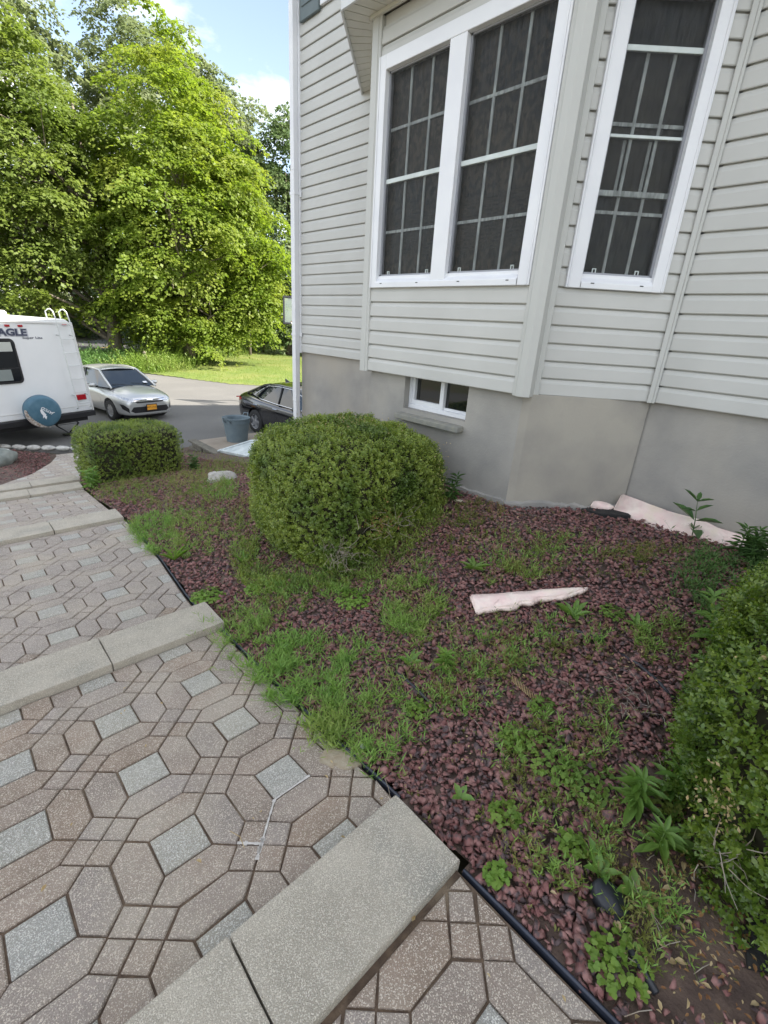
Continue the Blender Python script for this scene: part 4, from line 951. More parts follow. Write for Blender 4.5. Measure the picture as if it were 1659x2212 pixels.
def clover(x, y, rx, label, n=None, m=cloverm, leaf=.0095, h=.045):
    seed = int(x*1000+y*77)%9973; g = np.random.default_rng(seed); n = n or int(8000*rx*rx+50)
    r = np.sqrt(g.random(n))*rx; th = g.uniform(0,2*PI,n); dx, dy = r*np.cos(th), r*np.sin(th)*.9
    z = h*(.35+.65*g.random(n))*(1-.4*r/rx); P = np.stack([dx, dy, z], 1); parts = []
    Nn = unit(np.stack([g.normal(0,.3,n)+dx*4, g.normal(0,.3,n)+dy*4, np.full(n,1.)], 1)); a = unit(np.cross(Nn, g.normal(size=(n,3)))); b2 = np.cross(Nn, a)
    for i in range(3):
        D = a*math.cos(i*2.094)+b2*math.sin(i*2.094); s = leaf*np.exp(g.normal(0,.2,n)); V, F = leaves6(P, D, Nn, s, s*1.05, .1); parts.append((V,F,0))
    w = np.array([.0006,.0003,0]); B = np.stack([dx*.6, dy*.6, np.zeros(n)], 1)
    V = np.stack([B-w, B+w, P+w, P-w], 1).reshape(-1,3); parts.append((V, np.arange(len(V)).reshape(-1,4), 0))
    V, F, _ = join(parts); o = npmesh('clover_plant', V, F, m); o.location = (x, y, float(ter(x,y))+.006); tag(o, label, 'plant', 'clover clumps in the gravel')
clover(1.60,1.86,.13,'lime green clover clump in front of the round hedge', m=brightm, leaf=.0105, h=.06)
clover(1.43,.46,.15,'widest clover clump, left of the near boxwood'); clover(1.40,.30,.11,'clover clump below the widest one, above the leafy plants')
clover(.97,.03,.085,'clover clump by the black edging near the bottom edge', leaf=.0105); clover(1.10,.45,.06,'clover clump just right of the near tread corner')
clover(1.07,2.80,.12,'yellow-green clover clump at the path edge by the second tread', m=brightm, leaf=.012, h=.06); clover(1.26,1.00,.06,'small clover clump left of the bright star-shaped weed')
clover(.915,.36,.04,'small yellow-green sprout against the black edging strip', m=brightm, leaf=.010); clover(1.16,.25,.05,'small clover clump between tread and leafy plants')
clover(1.40,.60,.08,'clover clump in the middle of the near gravel'); clover(1.58,.60,.06,'thin clover clump beside the dead stalk'); clover(2.26,.63,.07,'clover clump right of the pink insulation piece'); clover(1.33,2.57,.10,'clover clump between path and round hedge', m=brightm, leaf=.011)
clover(1.50,.10,.06,'yellowing clover at the foot of the leafy plants', m=olivem)

def rosette(x, y, label, n=9, ln=.08, wd=.022, m=broadm, up=.5, name='weed_rosette'):
    g = np.random.default_rng(int(x*777+y*99)%9973); az = np.arange(n)*2.4+g.random(n)*.5; e = up+g.normal(0,.15,n)
    D = unit(np.stack([np.cos(az), np.sin(az), e], 1)); s = ln*(.7+.4*g.random(n)); V, F = leaves6(np.zeros((n,3))+.002, D, np.tile([0,0,1.],(n,1)), s, s*wd/ln, .25)
    o = npmesh(name, V, F, m); o.location = (x, y, float(ter(x,y))+.012); tag(o, label, 'plant', 'single broad-leaved weeds'); return o
rosette(1.43,1.22,'pointed broad-leaf weed left of the star-shaped bright one', 7, .10, .026, up=.9); rosette(2.16,1.41,'jagged weed rosette between the round hedge and the pink strip', 10, .12, .026)
rosette(2.13,.76,'long-leaved weed by the black tube below the pink strip', 7, .13, .030, up=.6); rosette(2.24,.50,'small rosette in the right half of the gravel', 9, .08, .024)
rosette(1.14,.15,'single broad leaf pair above the black lid', 5, .09, .034, up=.8); rosette(1.15,.06,'broad leaf at the rim of the black lid', 4, .085, .036, up=.5); rosette(1.43,2.99,'pale upright leaves left of the round hedge', 5, .12, .022, up=1.3)
rosette(1.12,3.6,'grassy tuft of long leaves at the path edge', 8, .16, .012, m=brightm, up=1.); rosette(1.05,.60,'leaf pair in the gravel beside the first tread', 4, .06, .03)
def leafy(x, y, h, label, tiers=6, per=3, ln=.09, wd=.026, m=broadm, lean=(0,0), stems=1, name='leafy_weed', flat=.5):
    g = np.random.default_rng(int(x*555+y*333)%9973); t = thing(name, label, 'plant', (x,y,float(ter(x,y))), 0)
    parts = []; b = MB()
    for s_i in range(stems):
        bx, by = (0,0) if s_i == 0 else g.normal(0,.03,2); lx, ly = lean[0]+g.normal(0,.12), lean[1]+g.normal(0,.12); hh = h*(1 if s_i == 0 else g.uniform(.6,.95))
        b.tube([(bx,by,-.01),(bx+lx*hh*.4,by+ly*hh*.4,hh*.5),(bx+lx*hh,by+ly*hh,hh)], [.004,.003,.0015], 6)
        for k in range(tiers):
            f = .25+.75*k/(tiers-1) if tiers > 1 else 1; n = per+(2 if k == tiers-1 else 0); az = np.arange(n)*2*PI/n+k*1.1+g.random(n)*.4
            P = np.tile([bx+lx*hh*f, by+ly*hh*f, hh*f], (n,1)); D = unit(np.stack([np.cos(az), np.sin(az), np.full(n, flat*(f-.2))+g.normal(0,.15,n)], 1)); sz = ln*(1.1-.45*f)*np.exp(g.normal(0,.15,n))
            V, F = leaves6(P, D, np.tile([0,0,1.],(n,1)), sz, sz*wd/ln, .22); parts.append((V,F,0))
    V, F, _ = join(parts); npmesh('foliage', V, F, m, t); b.build('stem', m, t, smooth=True); return t
leafy(1.52,1.07,.10,'bright star-shaped weed in the open gravel', 5, 5, .075, .018, brightm, name='star_weed')
leafy(1.43,.16,.13,'broad-leaved weed with lance leaves, left foot of the near boxwood', 6, 4, .085, .024, stems=2)
leafy(1.33,.06,.09,'broad-leaved weed nearest the black lid, with a pointed lower leaf', 5, 5, .085, .024, stems=1)
leafy(1.52,.10,.15,'broad-leaved weed leaning against the near boxwood', 6, 4, .08, .023, stems=2, lean=(.3,-.2))
leafy(3.47,.62,.26,'dark seedling with big leaves in front of the long pink strip', 4, 2, .16, .05, mat('dark_broad_leaf', (.05,.12,.035), .4, color2=(.08,.16,.04), nscale=20., trans=.25), stems=1, flat=.9)
leafy(3.40,.30,.20,'bushy dark weed by the wall near the right photo edge', 7, 4, .09, .02, darkweed, stems=4)
leafy(3.25,.22,.22,'dark weed above the near boxwood at the photo edge', 7, 4, .09, .02, darkweed, stems=3)
leafy(2.35,.20,.24,'tall drooping broad-leaved weed left of the near boxwood', 5, 3, .11, .036, stems=2, lean=(-.3,.1)); leafy(2.15,.13,.18,'shorter broad-leaved weed at the near boxwood shoulder', 5, 3, .10, .034, stems=2)
leafy(2.72,2.08,.22,'slim dark weed by the wall right of the round hedge', 8, 3, .09, .014, darkweed, stems=2)
leafy(1.28,7.25,.28,'leafy weed at the front corner of the square hedge', 6, 4, .12, .04, broadm, stems=3); leafy(2.75,7.4,.25,'leafy weed at the right corner of the square hedge', 6, 4, .10, .03, darkweed, stems=3)
leafy(.68,.62,.035,'tiny green sprout in the joint beside the near tread', 4, 4, .03, .012, broadm, name='joint_sprout')
bpy.data.objects[bpy.context.scene.objects[-1].name] if False else None

def litter(name, label, spots, m, leaf, seed, cat='leaves'):
    g = np.random.default_rng(seed); P = []
    for x, y, rx, ry, n in spots: P.append(np.stack([x+g.normal(0,rx,n), y+g.normal(0,ry,n)], 1))
    P = np.concatenate(P); n = len(P); Q = np.column_stack([P, ter(P[:,0],P[:,1])+.016]); sz = leaf*np.exp(g.normal(0,.35,n))
    D = unit(np.stack([g.normal(size=n), g.normal(size=n), g.normal(0,.2,n)], 1)); V, F = leaves6(Q, D, unit(np.stack([g.normal(0,.3,n), g.normal(0,.3,n), np.ones(n)],1)), sz, sz*.45, .3)
    o = npmesh(name, V, F, m); tag(o, label, cat, kind='stuff')
litter('dry_leaves', 'small pale dry leaves scattered on the stones and bare soil', [(2.04,.42,.06,.04,26),(2.8,1.75,.12,.12,40),(1.24,.66,.04,.05,14),(1.24,.05,.10,.05,60),(1.35,-.02,.08,.05,40),(2.44,1.7,.12,.12,60),(1.8,1.0,.8,.7,150),(1.5,.4,.4,.3,50),(1.15,-.15,.1,.08,60)], deadleaf, .016, 61)
litter('brown_litter', 'brown leaf litter on the bare soil under the near boxwood', [(1.30,-.03,.14,.08,120),(1.2,-.2,.14,.08,120),(2.7,1.6,.25,.25,120)], brownleaf, .012, 62)
def twigs(name, label, spots, seed, ln=(.03,.09), r=.0011):
    g = random.Random(seed); b = MB()
    for x, y, sx, sy, n in spots:
        for _ in range(n):
            px, py = x+g.gauss(0,sx), y+g.gauss(0,sy); a = g.uniform(0,6.28); L = g.uniform(*ln); z = float(ter(px,py))+.018; zz = z+g.uniform(-.003,.02)
            b.tube([(px,py,z),(px+math.cos(a)*L*.5+g.gauss(0,.004),py+math.sin(a)*L*.5,(z+zz)/2+.004),(px+math.cos(a)*L,py+math.sin(a)*L,zz)], r, 4, cap=False)
    o = b.build(name, twigm); tag(o, label, 'twigs', kind='stuff')
twigs('dry_straw', 'dry straw and thin twigs lying on the gravel', [(1.83,.35,.06,.05,40),(1.7,1.6,.3,.25,14),(2.7,1.6,.25,.25,50),(1.5,.6,.4,.5,22),(1.2,.0,.15,.1,14),(1.5,4.5,.3,.6,20)], 63)
b = MB()
for k in range(16):
    a = -.25+.012*k; b.tube([(1.60+.002*k,.64+.010*k*.9,float(ter(1.6,.7))+.015),(1.60+.002*k+.006,.645+.010*k*.9,float(ter(1.6,.7))+.045)], [.003,.001], 4)
tag(b.build('dead_stalk', deadleaf), 'pale dead seed stalk lying on the gravel right of the fine weeds', 'stalk')
for j, (x0, y0, x1, y1, lb) in enumerate(((.25,.52,.245,.58,'bent straw lying on the pavers left of the near tread'),(.41,.97,.40,1.05,'short straw resting in a joint beside a grey paver'),(.52,.62,.55,.68,'straw with a small seed head near the grey paver'))):
    z = -1.60+.008; b = MB(); b.tube([(x0,y0,z),((x0+x1)/2+.01,(y0+y1)/2,z+.004),(x1,y1,z)], .0013, 4); tag(b.build('straw', deadleaf), lb, 'straw')
# ------------------------------------------------------------------ small things in the bed
def tube_thing(pts, r, label):
    b = MB(); b.tube([(x,y,float(ter(x,y))+dz) for x,y,dz in pts], r, 8); tag(b.build('irrigation_tube', blackp, smooth=True), label, 'tube', 'black drip tubes in the gravel')
tube_thing([(1.37,1.27,.0),(1.355,1.18,.014),(1.34,1.08,.016),(1.32,.98,.016),(1.30,.90,.0)], .0075, 'black tube surfacing left of the bright star-shaped weed')
tube_thing([(2.03,.86,.0),(2.05,.78,.014),(2.06,.68,.014),(2.08,.58,.002)], .0075, 'black tube surfacing below the pink strip')
tube_thing([(2.05,.50,.0),(2.02,.40,.014),(1.98,.30,.012),(1.94,.22,.0)], .0075, 'black tube surfacing near the tall drooping weed')
tube_thing([(1.08,.09,.01),(1.02,.02,.012),(.98,-.06,.004)], .010, 'black tube leading from the black lid to the photo edge')
tube_thing([(1.55,.02,.012),(1.48,-.06,.014),(1.38,-.14,.014),(1.28,-.25,.004)], .012, 'black tube at the foot of the near boxwood')
b = MB(); b.lathe([(0,.02),(.040,.018),(.047,.010),(.047,-.02),(.0,-.02)], seg=24); o = b.build('black_lid', blackp, smooth=True); o.location = (1.10,.105,float(ter(1.1,.1))+.01); o.rotation_euler = (.25,-.1,0); o.scale = (.85,1.1,1); tag(o, 'shallow black plastic lid half sunk in the gravel under broad leaves', 'lid')
b = MB(); b.prism([(1.20,-.20),(1.28,-.17),(1.37,-.20),(1.38,-.27),(1.26,-.29)], lambda x,y: float(ter(x,y))-.03, lambda x,y: float(ter(x,y))+.006+.01*math.sin(x*50)); tag(b.build('weed_fabric', fabricm), 'scrap of black landscape fabric showing under the near boxwood', 'fabric')
b = MB(); b.prism([(3.35,1.33),(3.52,1.25),(3.56,1.12),(3.47,1.02),(3.33,1.18)], lambda x,y: float(ter(x,y))-.03, lambda x,y: float(ter(x,y))+.028+.012*math.sin(x*40+y*31)); tag(b.build('weed_fabric', fabricm), 'lump of dark fabric at the wall crease by the pink insulation', 'fabric')
def foam(label, prof, thick, rz, loc, ry=0., rx=0., seed=1, name='insulation_strip', m=None):
    bm = bmesh.new(); vs = [bm.verts.new((x, y, 0)) for x, y in prof]; f = bm.faces.new(vs)
    r = bmesh.ops.extrude_face_region(bm, geom=[f]); bmesh.ops.translate(bm, vec=(0,0,thick), verts=[v for v in r['geom'] if isinstance(v, bmesh.types.BMVert)])
    bmesh.ops.recalc_face_normals(bm, faces=bm.faces)
    bmesh.ops.bevel(bm, geom=list(bm.edges), offset=min(.008,thick*.3), segments=2, affect='EDGES', clamp_overlap=True)
    bmesh.ops.triangulate(bm, faces=bm.faces); bmesh.ops.subdivide_edges(bm, edges=[e for e in bm.edges if e.calc_length() > .03], cuts=2)
    for v in bm.verts: v.co += Vector((noise.noise(v.co*30+Vector((seed,0,0))), noise.noise(v.co*30+Vector((0,seed,0))), noise.noise(v.co*25+Vector((0,0,seed)))*1.3))*.005
    me = bpy.data.meshes.new(name); bm.to_mesh(me); bm.free(); o = link(name, me, m or foamm, smooth=True); o.location = loc; o.rotation_euler = (rx, ry, rz); tag(o, label, 'insulation'); return o
fz = 0.
foam('pale pink torn insulation strip lying on the open gravel', [(.02,-.062),(.05,-.048),(.10,-.046),(.24,-.042),(.255,-.026),(.33,-.028),(.34,-.016),(.42,-.012),(.50,-.010),(.545,.008),(.59,.016),(.63,.034),(.585,.032),(.56,.040),(.38,.044),(.20,.048),(0,.052)], .034, math.atan2(.78-1.21,2.36-1.88)-.09, (1.90,1.22,float(ter(1.9,1.2))+.020), ry=-.215, rx=.12, seed=3).scale = (1.02,1.4,1.2)
foam('long pale pink insulation strip leaning along the foundation wall', [(0,-.055),(.35,-.06),(.72,-.05),(1.02,-.04),(1.2,-.03),(1.2,.015),(.95,.035),(.6,.05),(.5,.062),(.3,.055),(0,.075)], .035, math.atan2(-1.0,.04), (3.545,1.16,-1.165), rx=.85, ry=.02, seed=5).scale = (1.05,1.5,1.3)
foam('small pale pink insulation scrap at the wall crease', [(0,-.03),(.13,-.035),(.17,0),(.12,.03),(.02,.035)], .02, math.radians(-60), (3.44,1.31,-1.16), rx=.8, seed=8)
foam('crumpled tan paper at the wall right of the round hedge', [(0,-.03),(.05,-.05),(.10,-.02),(.09,.04),(.03,.05)], .03, .4, (2.76,2.16,-1.20), rx=-.7, seed=9, name='crumpled_paper', m=paperm)
foam('torn off-white paper scrap beside the crumpled tan paper', [(0,-.02),(.09,-.02),(.12,.01),(.02,.02)], .015, -.9, (2.72,2.05,-1.215), rx=-.3, seed=12, name='paper_scrap', m=mat('offwhite_paper', (.62,.58,.46), .9, color2=(.5,.42,.3), nscale=30.))
def rock(label, loc, size, seed, m, rz=0., name='garden_rock', lump=.22):
    bm = bmesh.new(); bmesh.ops.create_icosphere(bm, subdivisions=4, radius=1)
    for v in bm.verts:
        n = noise.noise(v.co*1.3+Vector((seed,0,0)))*lump+noise.noise(v.co*3.5+Vector((0,seed,0)))*lump*.4+noise.noise(v.co*9)*.03; v.co *= 1+n; v.co = Vector((v.co.x*size[0], v.co.y*size[1], v.co.z*size[2]))
    me = bpy.data.meshes.new(name); bm.to_mesh(me); bm.free(); o = link(name, me, m, smooth=True); o.location = loc; o.rotation_euler = (0,0,rz); tag(o, label, 'rock'); return o
rock('pale domed rock between the two hedges', (2.48,5.62,float(ter(2.48,5.6))+.02), (.22,.15,.10), 3, rockw, rz=-.9)
rock('large grey-green lichened rock in the left bed', (.25,12.0,-2.98), (.62,.42,.24), 8, rockg, rz=.4)
rock('small rusty stone at the left photo edge behind the grey rock', (.55,13.35,-2.98), (.16,.14,.17), 12, mat('tan_stone', (.45,.33,.20), .9, color2=(.30,.32,.18), nscale=8.), name='tan_stone')
o = rock('small round grey pebble at the sandy corner of the path', (.955,1.02,-1.585), (.012,.012,.009), 14, rockg, name='pebble')
# sand spill on the pavers
b = MB(); sp0 = []
for k in range(40):
    a = 2*PI*k/40; r = 1+.32*noise.noise(Vector((math.cos(a)*2,math.sin(a)*2,3)))+.16*noise.noise(Vector((math.cos(a)*7,math.sin(a)*7,1))); sp0.append((.868+.060*r*math.cos(a)-.035*r*math.sin(a), 1.05+.075*r*math.sin(a)))
b.prism(sp0, lambda x,y: -1.63, lambda x,y: -1.585-.114*(y-.755)+.0035+.002*math.sin(x*90))
tag(b.build('sand_spill', mat('sandy_mortar', (.36,.29,.20), 1., color2=(.42,.36,.27), nscale=40., bump=.4, bscale=200)), 'crust of tan sand over the path corner above the near tread', 'sand', kind='stuff')
xs = [.80,1.05,1.3,1.55,1.8,2.05]
for i, (x, y) in enumerate(zip(xs, [13.38,13.2,13.02,12.84,12.66,12.5])):
    rock(['pale kerb cobble at the left end of the row along the driveway','second pale kerb cobble from the left photo edge','third pale kerb cobble, in the middle of the row','fourth pale kerb cobble, towards the square hedge','fifth pale kerb cobble, next to the hedge one','pale kerb cobble nearest the square hedge'][i], (x,y,-3.06), (.15,.06,.06), 20+i, cobble, rz=-.62, name='kerb_cobble', lump=.1)['group'] = 'white cobbles edging the driveway'

# ------------------------------------------------------------------ ledge, panel, bin
lt = thing('stone_ledge', 'low grey block ledge with brown paved top beside the driveway', 'ledge', (4.30,9.9,-2.9), 0)
b = MB(); b.prism([(0,-2.9),(1.9,-2.9),(1.9,1.55),(0,1.42)], -.16, .02); b.build('paved_top', ledgetop, lt, bevel=.01)
for i in range(7):
    for j in range(2):
        b = MB(); b.box((-.03+.01*(i%2), -2.6+.6*i+.2*j, -.05-.10*j), (.14,.55,.09)); b.build('ledge_block', ledgem, lt, bevel=.012)
b = MB(); b.box((-.03,-.75,.035), (.20,4.35,.05)); b.build('cap_stone', ledgem, lt, bevel=.01)
pn = thing('pale_panel', 'pale grey triangular-looking panel with a raised border leaning on the ledge', 'panel', (4.05,9.05,-2.80), 0)
PU, PV = Vector((-.35,-2.05,.37)), Vector((.62,-.62,.20))
PU = Vector((-.06,-1.0,.155)).normalized(); PV = Vector((.72,-.28,.30)); PV = (PV-PU*PV.dot(PU)).normalized(); PW = PU.cross(PV).normalized()
pn.location = (4.33,9.95,-2.85)
def pp(u, v, w): return PU*u+PV*v+PW*w
PT = lambda v: pp(v.x, v.y, v.z)
pent = [(0,0),(1.9,0),(1.9,.60),(.95,.72),(.52,.62)]
b = MB(); b.prism(pent, -.02, .02, T=PT); b.build('board', palem, pn, bevel=.004)
for i in range(5):
    p, q = Vector(pent[i]), Vector(pent[(i+1)%5]); d = (q-p).normalized(); n2 = Vector((-d.y,d.x))*.07
    b = MB(); b.prism([tuple(p+n2*.05), tuple(q+n2*.05), tuple(q+n2), tuple(p+n2)], .021+.0007*i, .045+.0007*i, T=PT); b.build('border', palem, pn, bevel=.004)
binm = mat('bin_plastic', (.14,.19,.22), .45, color2=(.17,.22,.245), nscale=6.)
bn = thing('trash_bin', 'open grey-blue round trash bin with two loop handles on the driveway edge', 'bin', (5.22,10.85,-2.96), .5); bn.scale = (1.13,1.13,.96)
b = MB(); b.lathe([(0,0),(.21,0),(.215,.02),(.27,.56),(.285,.565),(.288,.66),(.30,.665),(.302,.69),(.292,.695),(.275,.66),(.20,.05),(0,.04)], seg=36); b.build('bin_body', binm, bn, smooth=False)
for s in (-1,1):
    b = MB(); b.tube([(s*.285,-.07,.60),(s*.345,-.065,.66),(s*.375,-.05,.745),(s*.375,.05,.745),(s*.345,.065,.66),(s*.285,.07,.60)], .013, 8); b.build('handle', binm, bn, smooth=True)
# post, hoop, stalks at the back
b = MB(); b.tube([(0,0,-.1),(.02,0,.6),(.0,0,.93),(-.02,0,.98)], [.10,.09,.085,.04], 10); o = b.build('wooden_post', postm, smooth=True); o.location = (9.05,29.8,-3.1); o.rotation_euler = (.03,-.06,0); tag(o, 'leaning weathered post in the sunlit weeds behind the silver car', 'post')
b = MB(); b.box((0,0,1.6), (.16,.10,3.4)); o = b.build('utility_marker', mat('pale_pole', (.42,.42,.40), .8, color2=(.3,.3,.28), nscale=9.), bevel=.01); o.location = (10.7,39.5,-.9); tag(o, 'pale pole glimpsed in the shade above the silver car', 'pole')
hoop = thing('basketball_hoop', 'black framed clear basketball backboard with white net showing past the house corner', 'hoop', (10.2,13.9,-3.1), 0)
BT = lambda v: Vector((-1.36, .62, 0))+Vector((.86,-.50,0))*(v[0])+Vector((.50,.86,0))*v[1]+Vector((0,0,v[2]))
b = MB(); b.b2(0,1.12,-.02,.02,2.98,3.04,T=BT); b.b2(0,1.12,-.02,.02,3.78,3.84,T=BT); b.b2(0,.06,-.02,.02,3.04,3.78,T=BT); b.b2(1.06,1.12,-.02,.02,3.04,3.78,T=BT); b.build('backboard_frame', blackp, hoop, bevel=.008)
b = MB(); b.b2(.06,1.06,-.006,.006,3.04,3.78,T=BT); b.build('backboard', mat('backboard_acrylic', (.30,.36,.33), .1, color2=(.22,.28,.25), nscale=3., alpha=.55), hoop)
b = MB(); rim = [BT((.48+.23*math.cos(a), -.33+.23*math.sin(a), 3.06)) for a in np.linspace(0,2*PI,25)]; b.tube(rim, .012, 6); b.build('rim', mat('rim_orange', (.5,.12,.04), .5), hoop)
b = MB()
for i in range(12):
    a = i*PI/6
    for s in (-1,1): b.tube([BT((.48+r*math.cos(a+s*ph), -.33+r*math.sin(a+s*ph), z)) for r, ph, z in ((.23,0,3.05),(.17,.26,2.92),(.13,.52,2.78),(.12,.8,2.62))], .009, 4, cap=False)
b.build('net', mat('net_cord', (.75,.75,.73), .9), hoop)
b = MB(); b.tube([BT((.55,1.2,0)), BT((.55,1.1,2.4)), BT((.55,.1,3.4))], .055, 8); b.build('pole', blackp, hoop)
b = MB(); b.box(tuple(BT((.55,1.3,.12))), (.8,1.1,.25)); b.build('base', blackp, hoop, bevel=.04)
b = MB(); rr = random.Random(4)
for i in range(16): a = rr.uniform(0,6.28); b.tube([(rr.gauss(0,.12),rr.gauss(0,.12),0),(math.cos(a)*.25,math.sin(a)*.25,rr.uniform(.8,1.5))], [.03,.012], 5)
o = b.build('dry_stalks', mat('pale_stalk', (.55,.48,.30), .9, color2=(.40,.34,.2), nscale=5.)); o.location = (26.4,30.8,-2.95); tag(o, 'clump of pale dry stalks at the back of the lawn', 'stalks')
b = MB(); b.box((0,0,.55),(2.3,.5,.22)); b.box((-.8,0,.25),(.18,.4,.5)); b.box((.8,0,.25),(.18,.4,.5)); b.tube([(-1.1,0,.6),(-1.35,0,.75)], .05, 6); o = b.build('dark_bench', blackp, bevel=.03); o.location = (26.0,28.2,-2.95); o.rotation_euler = (0,0,-.7); tag(o, 'low dark bench-like object at the back of the lawn by the house corner', 'bench')

# ------------------------------------------------------------------ vehicles
from mathutils.bvhtree import BVHTree
tyrem = mat('tyre_rubber', (.02,.02,.02), .8, color2=(.03,.03,.03), nscale=30.)
alloy = mat('wheel_silver', (.50,.51,.53), .3, metal=.8, color2=(.45,.46,.48), nscale=5.)
carglass = mat('car_glass', (.016,.022,.025), .03, spec=1.)
trimblack = mat('car_trim_black', (.015,.015,.017), .4, color2=(.02,.02,.022), nscale=20.)
chrome = mat('chrome', (.75,.76,.78), .12, metal=1.)
redlens = mat('red_lens', (.45,.015,.02), .2, color2=(.35,.01,.02), nscale=20., coat=.5)
lampm = mat('headlamp', (.62,.65,.68), .15, metal=.4, color2=(.35,.37,.40), nscale=28., coat=1.)
def loft(stations, half):
    """stations: list of (x, [(y,z)...]) right half from bottom centre to top centre; mirrored to the left"""
    vs = []; n = len(stations[0][1])
    for x, sec in stations:
        full = [(x, y, z) for y, z in sec]+[(x, -y, z) for y, z in sec[::-1] if y > 1e-6]
        vs.append(full)
    m = len(vs[0]); V = [v for r in vs for v in r]; F = []
    for i in range(len(vs)-1):
        for j in range(m): F.append((i*m+j, i*m+(j+1)%m, (i+1)*m+(j+1)%m, (i+1)*m+j))
    F.append(list(range(m))[::-1]); F.append([(len(vs)-1)*m+j for j in range(m)])
    return V, F
def evalmesh(o):
    dg = bpy.context.evaluated_depsgraph_get(); return bpy.data.meshes.new_from_object(o.evaluated_get(dg))
def conform(bvh, poly, axis, sign, off=.004, sub=.05):
    bm = bmesh.new(); vs = []
    for a, b_ in poly: vs.append(bm.verts.new((a, b_, 0)))
    bm.faces.new(vs); bmesh.ops.triangulate(bm, faces=bm.faces)
    for _ in range(6):
        es = [e for e in bm.edges if e.calc_length() > sub]
        if not es: break
        bmesh.ops.subdivide_edges(bm, edges=es, cuts=1); bmesh.ops.triangulate(bm, faces=bm.faces)
    for v in bm.verts:
        a, b_ = v.co.x, v.co.y
        if axis == 'x': o = Vector((sign*5, a, b_)); d = Vector((-sign,0,0))
        elif axis == 'y': o = Vector((a, sign*5, b_)); d = Vector((0,-sign,0))
        else: o = Vector((a, b_, 5)); d = Vector((0,0,-1))
        h, n, i, dist = bvh.ray_cast(o, d)
        v.co = (h+n*off if n.dot(d) < 0 else h-n*off) if h else o+d*4.2
    return bm
def decal(name, bvh, poly, axis, sign, m, parent, off=.004, sub=.05):
    bm = conform(bvh, poly, axis, sign, off, sub); me = bpy.data.meshes.new(name); bm.to_mesh(me); bm.free(); return link(name, me, m, parent, True)
def make_car(name, label, loc, rz, S, paint, glass_trim=None):
    t = thing(name, label, 'car', loc, rz)
    b = MB(); V, F = loft(S['body'], True); b.add(V, F); o = b.build('body', paint, t, smooth=True)
    sd = o.modifiers.new('s', 'SUBSURF'); sd.levels = 2; sd.render_levels = 2
    cut = MB()
    for x in (S['wb']/2, -S['wb']/2):
        for y in (1,-1):
            cut.lathe([(0,y*(S['w']/2-.24)),(S['arch'],y*(S['w']/2-.24)),(S['arch'],y*(S['w']/2+.2)),(0,y*(S['w']/2+.2))], c=(x,0,S['wr']+.02), seg=28, ax='y')
    bm = bmesh.new(); me = bpy.data.meshes.new('cut'); me.from_pydata(cut.v, [], cut.f); bm.from_mesh(me); bmesh.ops.remove_doubles(bm, verts=bm.verts, dist=1e-5); bmesh.ops.recalc_face_normals(bm, faces=bm.faces); bm.to_mesh(me); bm.free()
    co = bpy.data.objects.new('cut', me); col.objects.link(co); co.parent = t
    bo = o.modifiers.new('b', 'BOOLEAN'); bo.object = co; bo.operation = 'DIFFERENCE'; bo.solver = 'EXACT'
    bpy.context.view_layer.update(); me2 = evalmesh(o); o.modifiers.clear(); bpy.data.objects.remove(co); o.data = me2
    me2.polygons.foreach_set('use_smooth', [True]*len(me2.polygons))
    try: me2.set_sharp_from_angle(angle=math.radians(38))
    except Exception: pass
    bvh = BVHTree.FromPolygons([v.co.copy() for v in me2.vertices], [tuple(p.vertices) for p in me2.polygons])
    # inner wells
    for x in (S['wb']/2, -S['wb']/2): b = MB(); b.box((x,0,S['wr']+.06), (S['arch']*1.9, S['w']-.5, S['arch']*1.6)); b.build('wheel_well', trimblack, t)
    # greenhouse: glass shell + painted roof
    gb, gr = S['gbase'], S['groof']   # lists of (x, halfwidth, z)
    n = len(gb)
    b = MB(); vs = []
    for (x,w,z) in gb: vs.append((x,w,z))
    for (x,w,z) in gr: vs.append((x,w,z))
    for (x,w,z) in gb: vs.append((x,-w,z))
    for (x,w,z) in gr: vs.append((x,-w,z))
    fs = [(i,i+1,n+i+1,n+i) for i in range(n-1)]+[(2*n+i+1,2*n+i,3*n+i,3*n+i+1) for i in range(n-1)]+[(n+i,n+i+1,3*n+i+1,3*n+i) for i in range(n-1)]+[(0,n,3*n,2*n),(n-1,2*n-1,4*n-1,3*n-1)]
    b.add(vs, fs); go = b.build('cabin_glass', carglass, t, smooth=False)
    bm = bmesh.new(); bm.from_mesh(go.data); bmesh.ops.bevel(bm, geom=list(bm.edges), offset=.02, segments=2, affect='EDGES', clamp_overlap=True); bm.to_mesh(go.data); bm.free()
    # roof skin
    rs = S['roof']; V = []; ny = 9
    for x, w, z, cr in rs:
        for j in range(ny): y = -1+2*j/(ny-1); V.append((x, w*y, z+cr*(1-y*y)))
    F = [(i*ny+j, i*ny+j+1, (i+1)*ny+j+1, (i+1)*ny+j) for i in range(len(rs)-1) for j in range(ny-1)]
    b = MB(); b.add(V, F); ro = b.build('roof', paint, t, smooth=True)
    so_ = ro.modifiers.new('s','SOLIDIFY'); so_.thickness = .03; so_.offset = 0; sb = ro.modifiers.new('u','SUBSURF'); sb.levels = 1
    bpy.context.view_layer.update(); ro.data = evalmesh(ro); ro.modifiers.clear()
    for pts, r, m_ in S['pillars']:
        for s in (1,-1):
            b = MB(); b.tube([(x, s*y, z) for x,y,z in pts], r, 8); b.build('pillar' if m_ is paint else 'window_trim', m_, t, smooth=True)
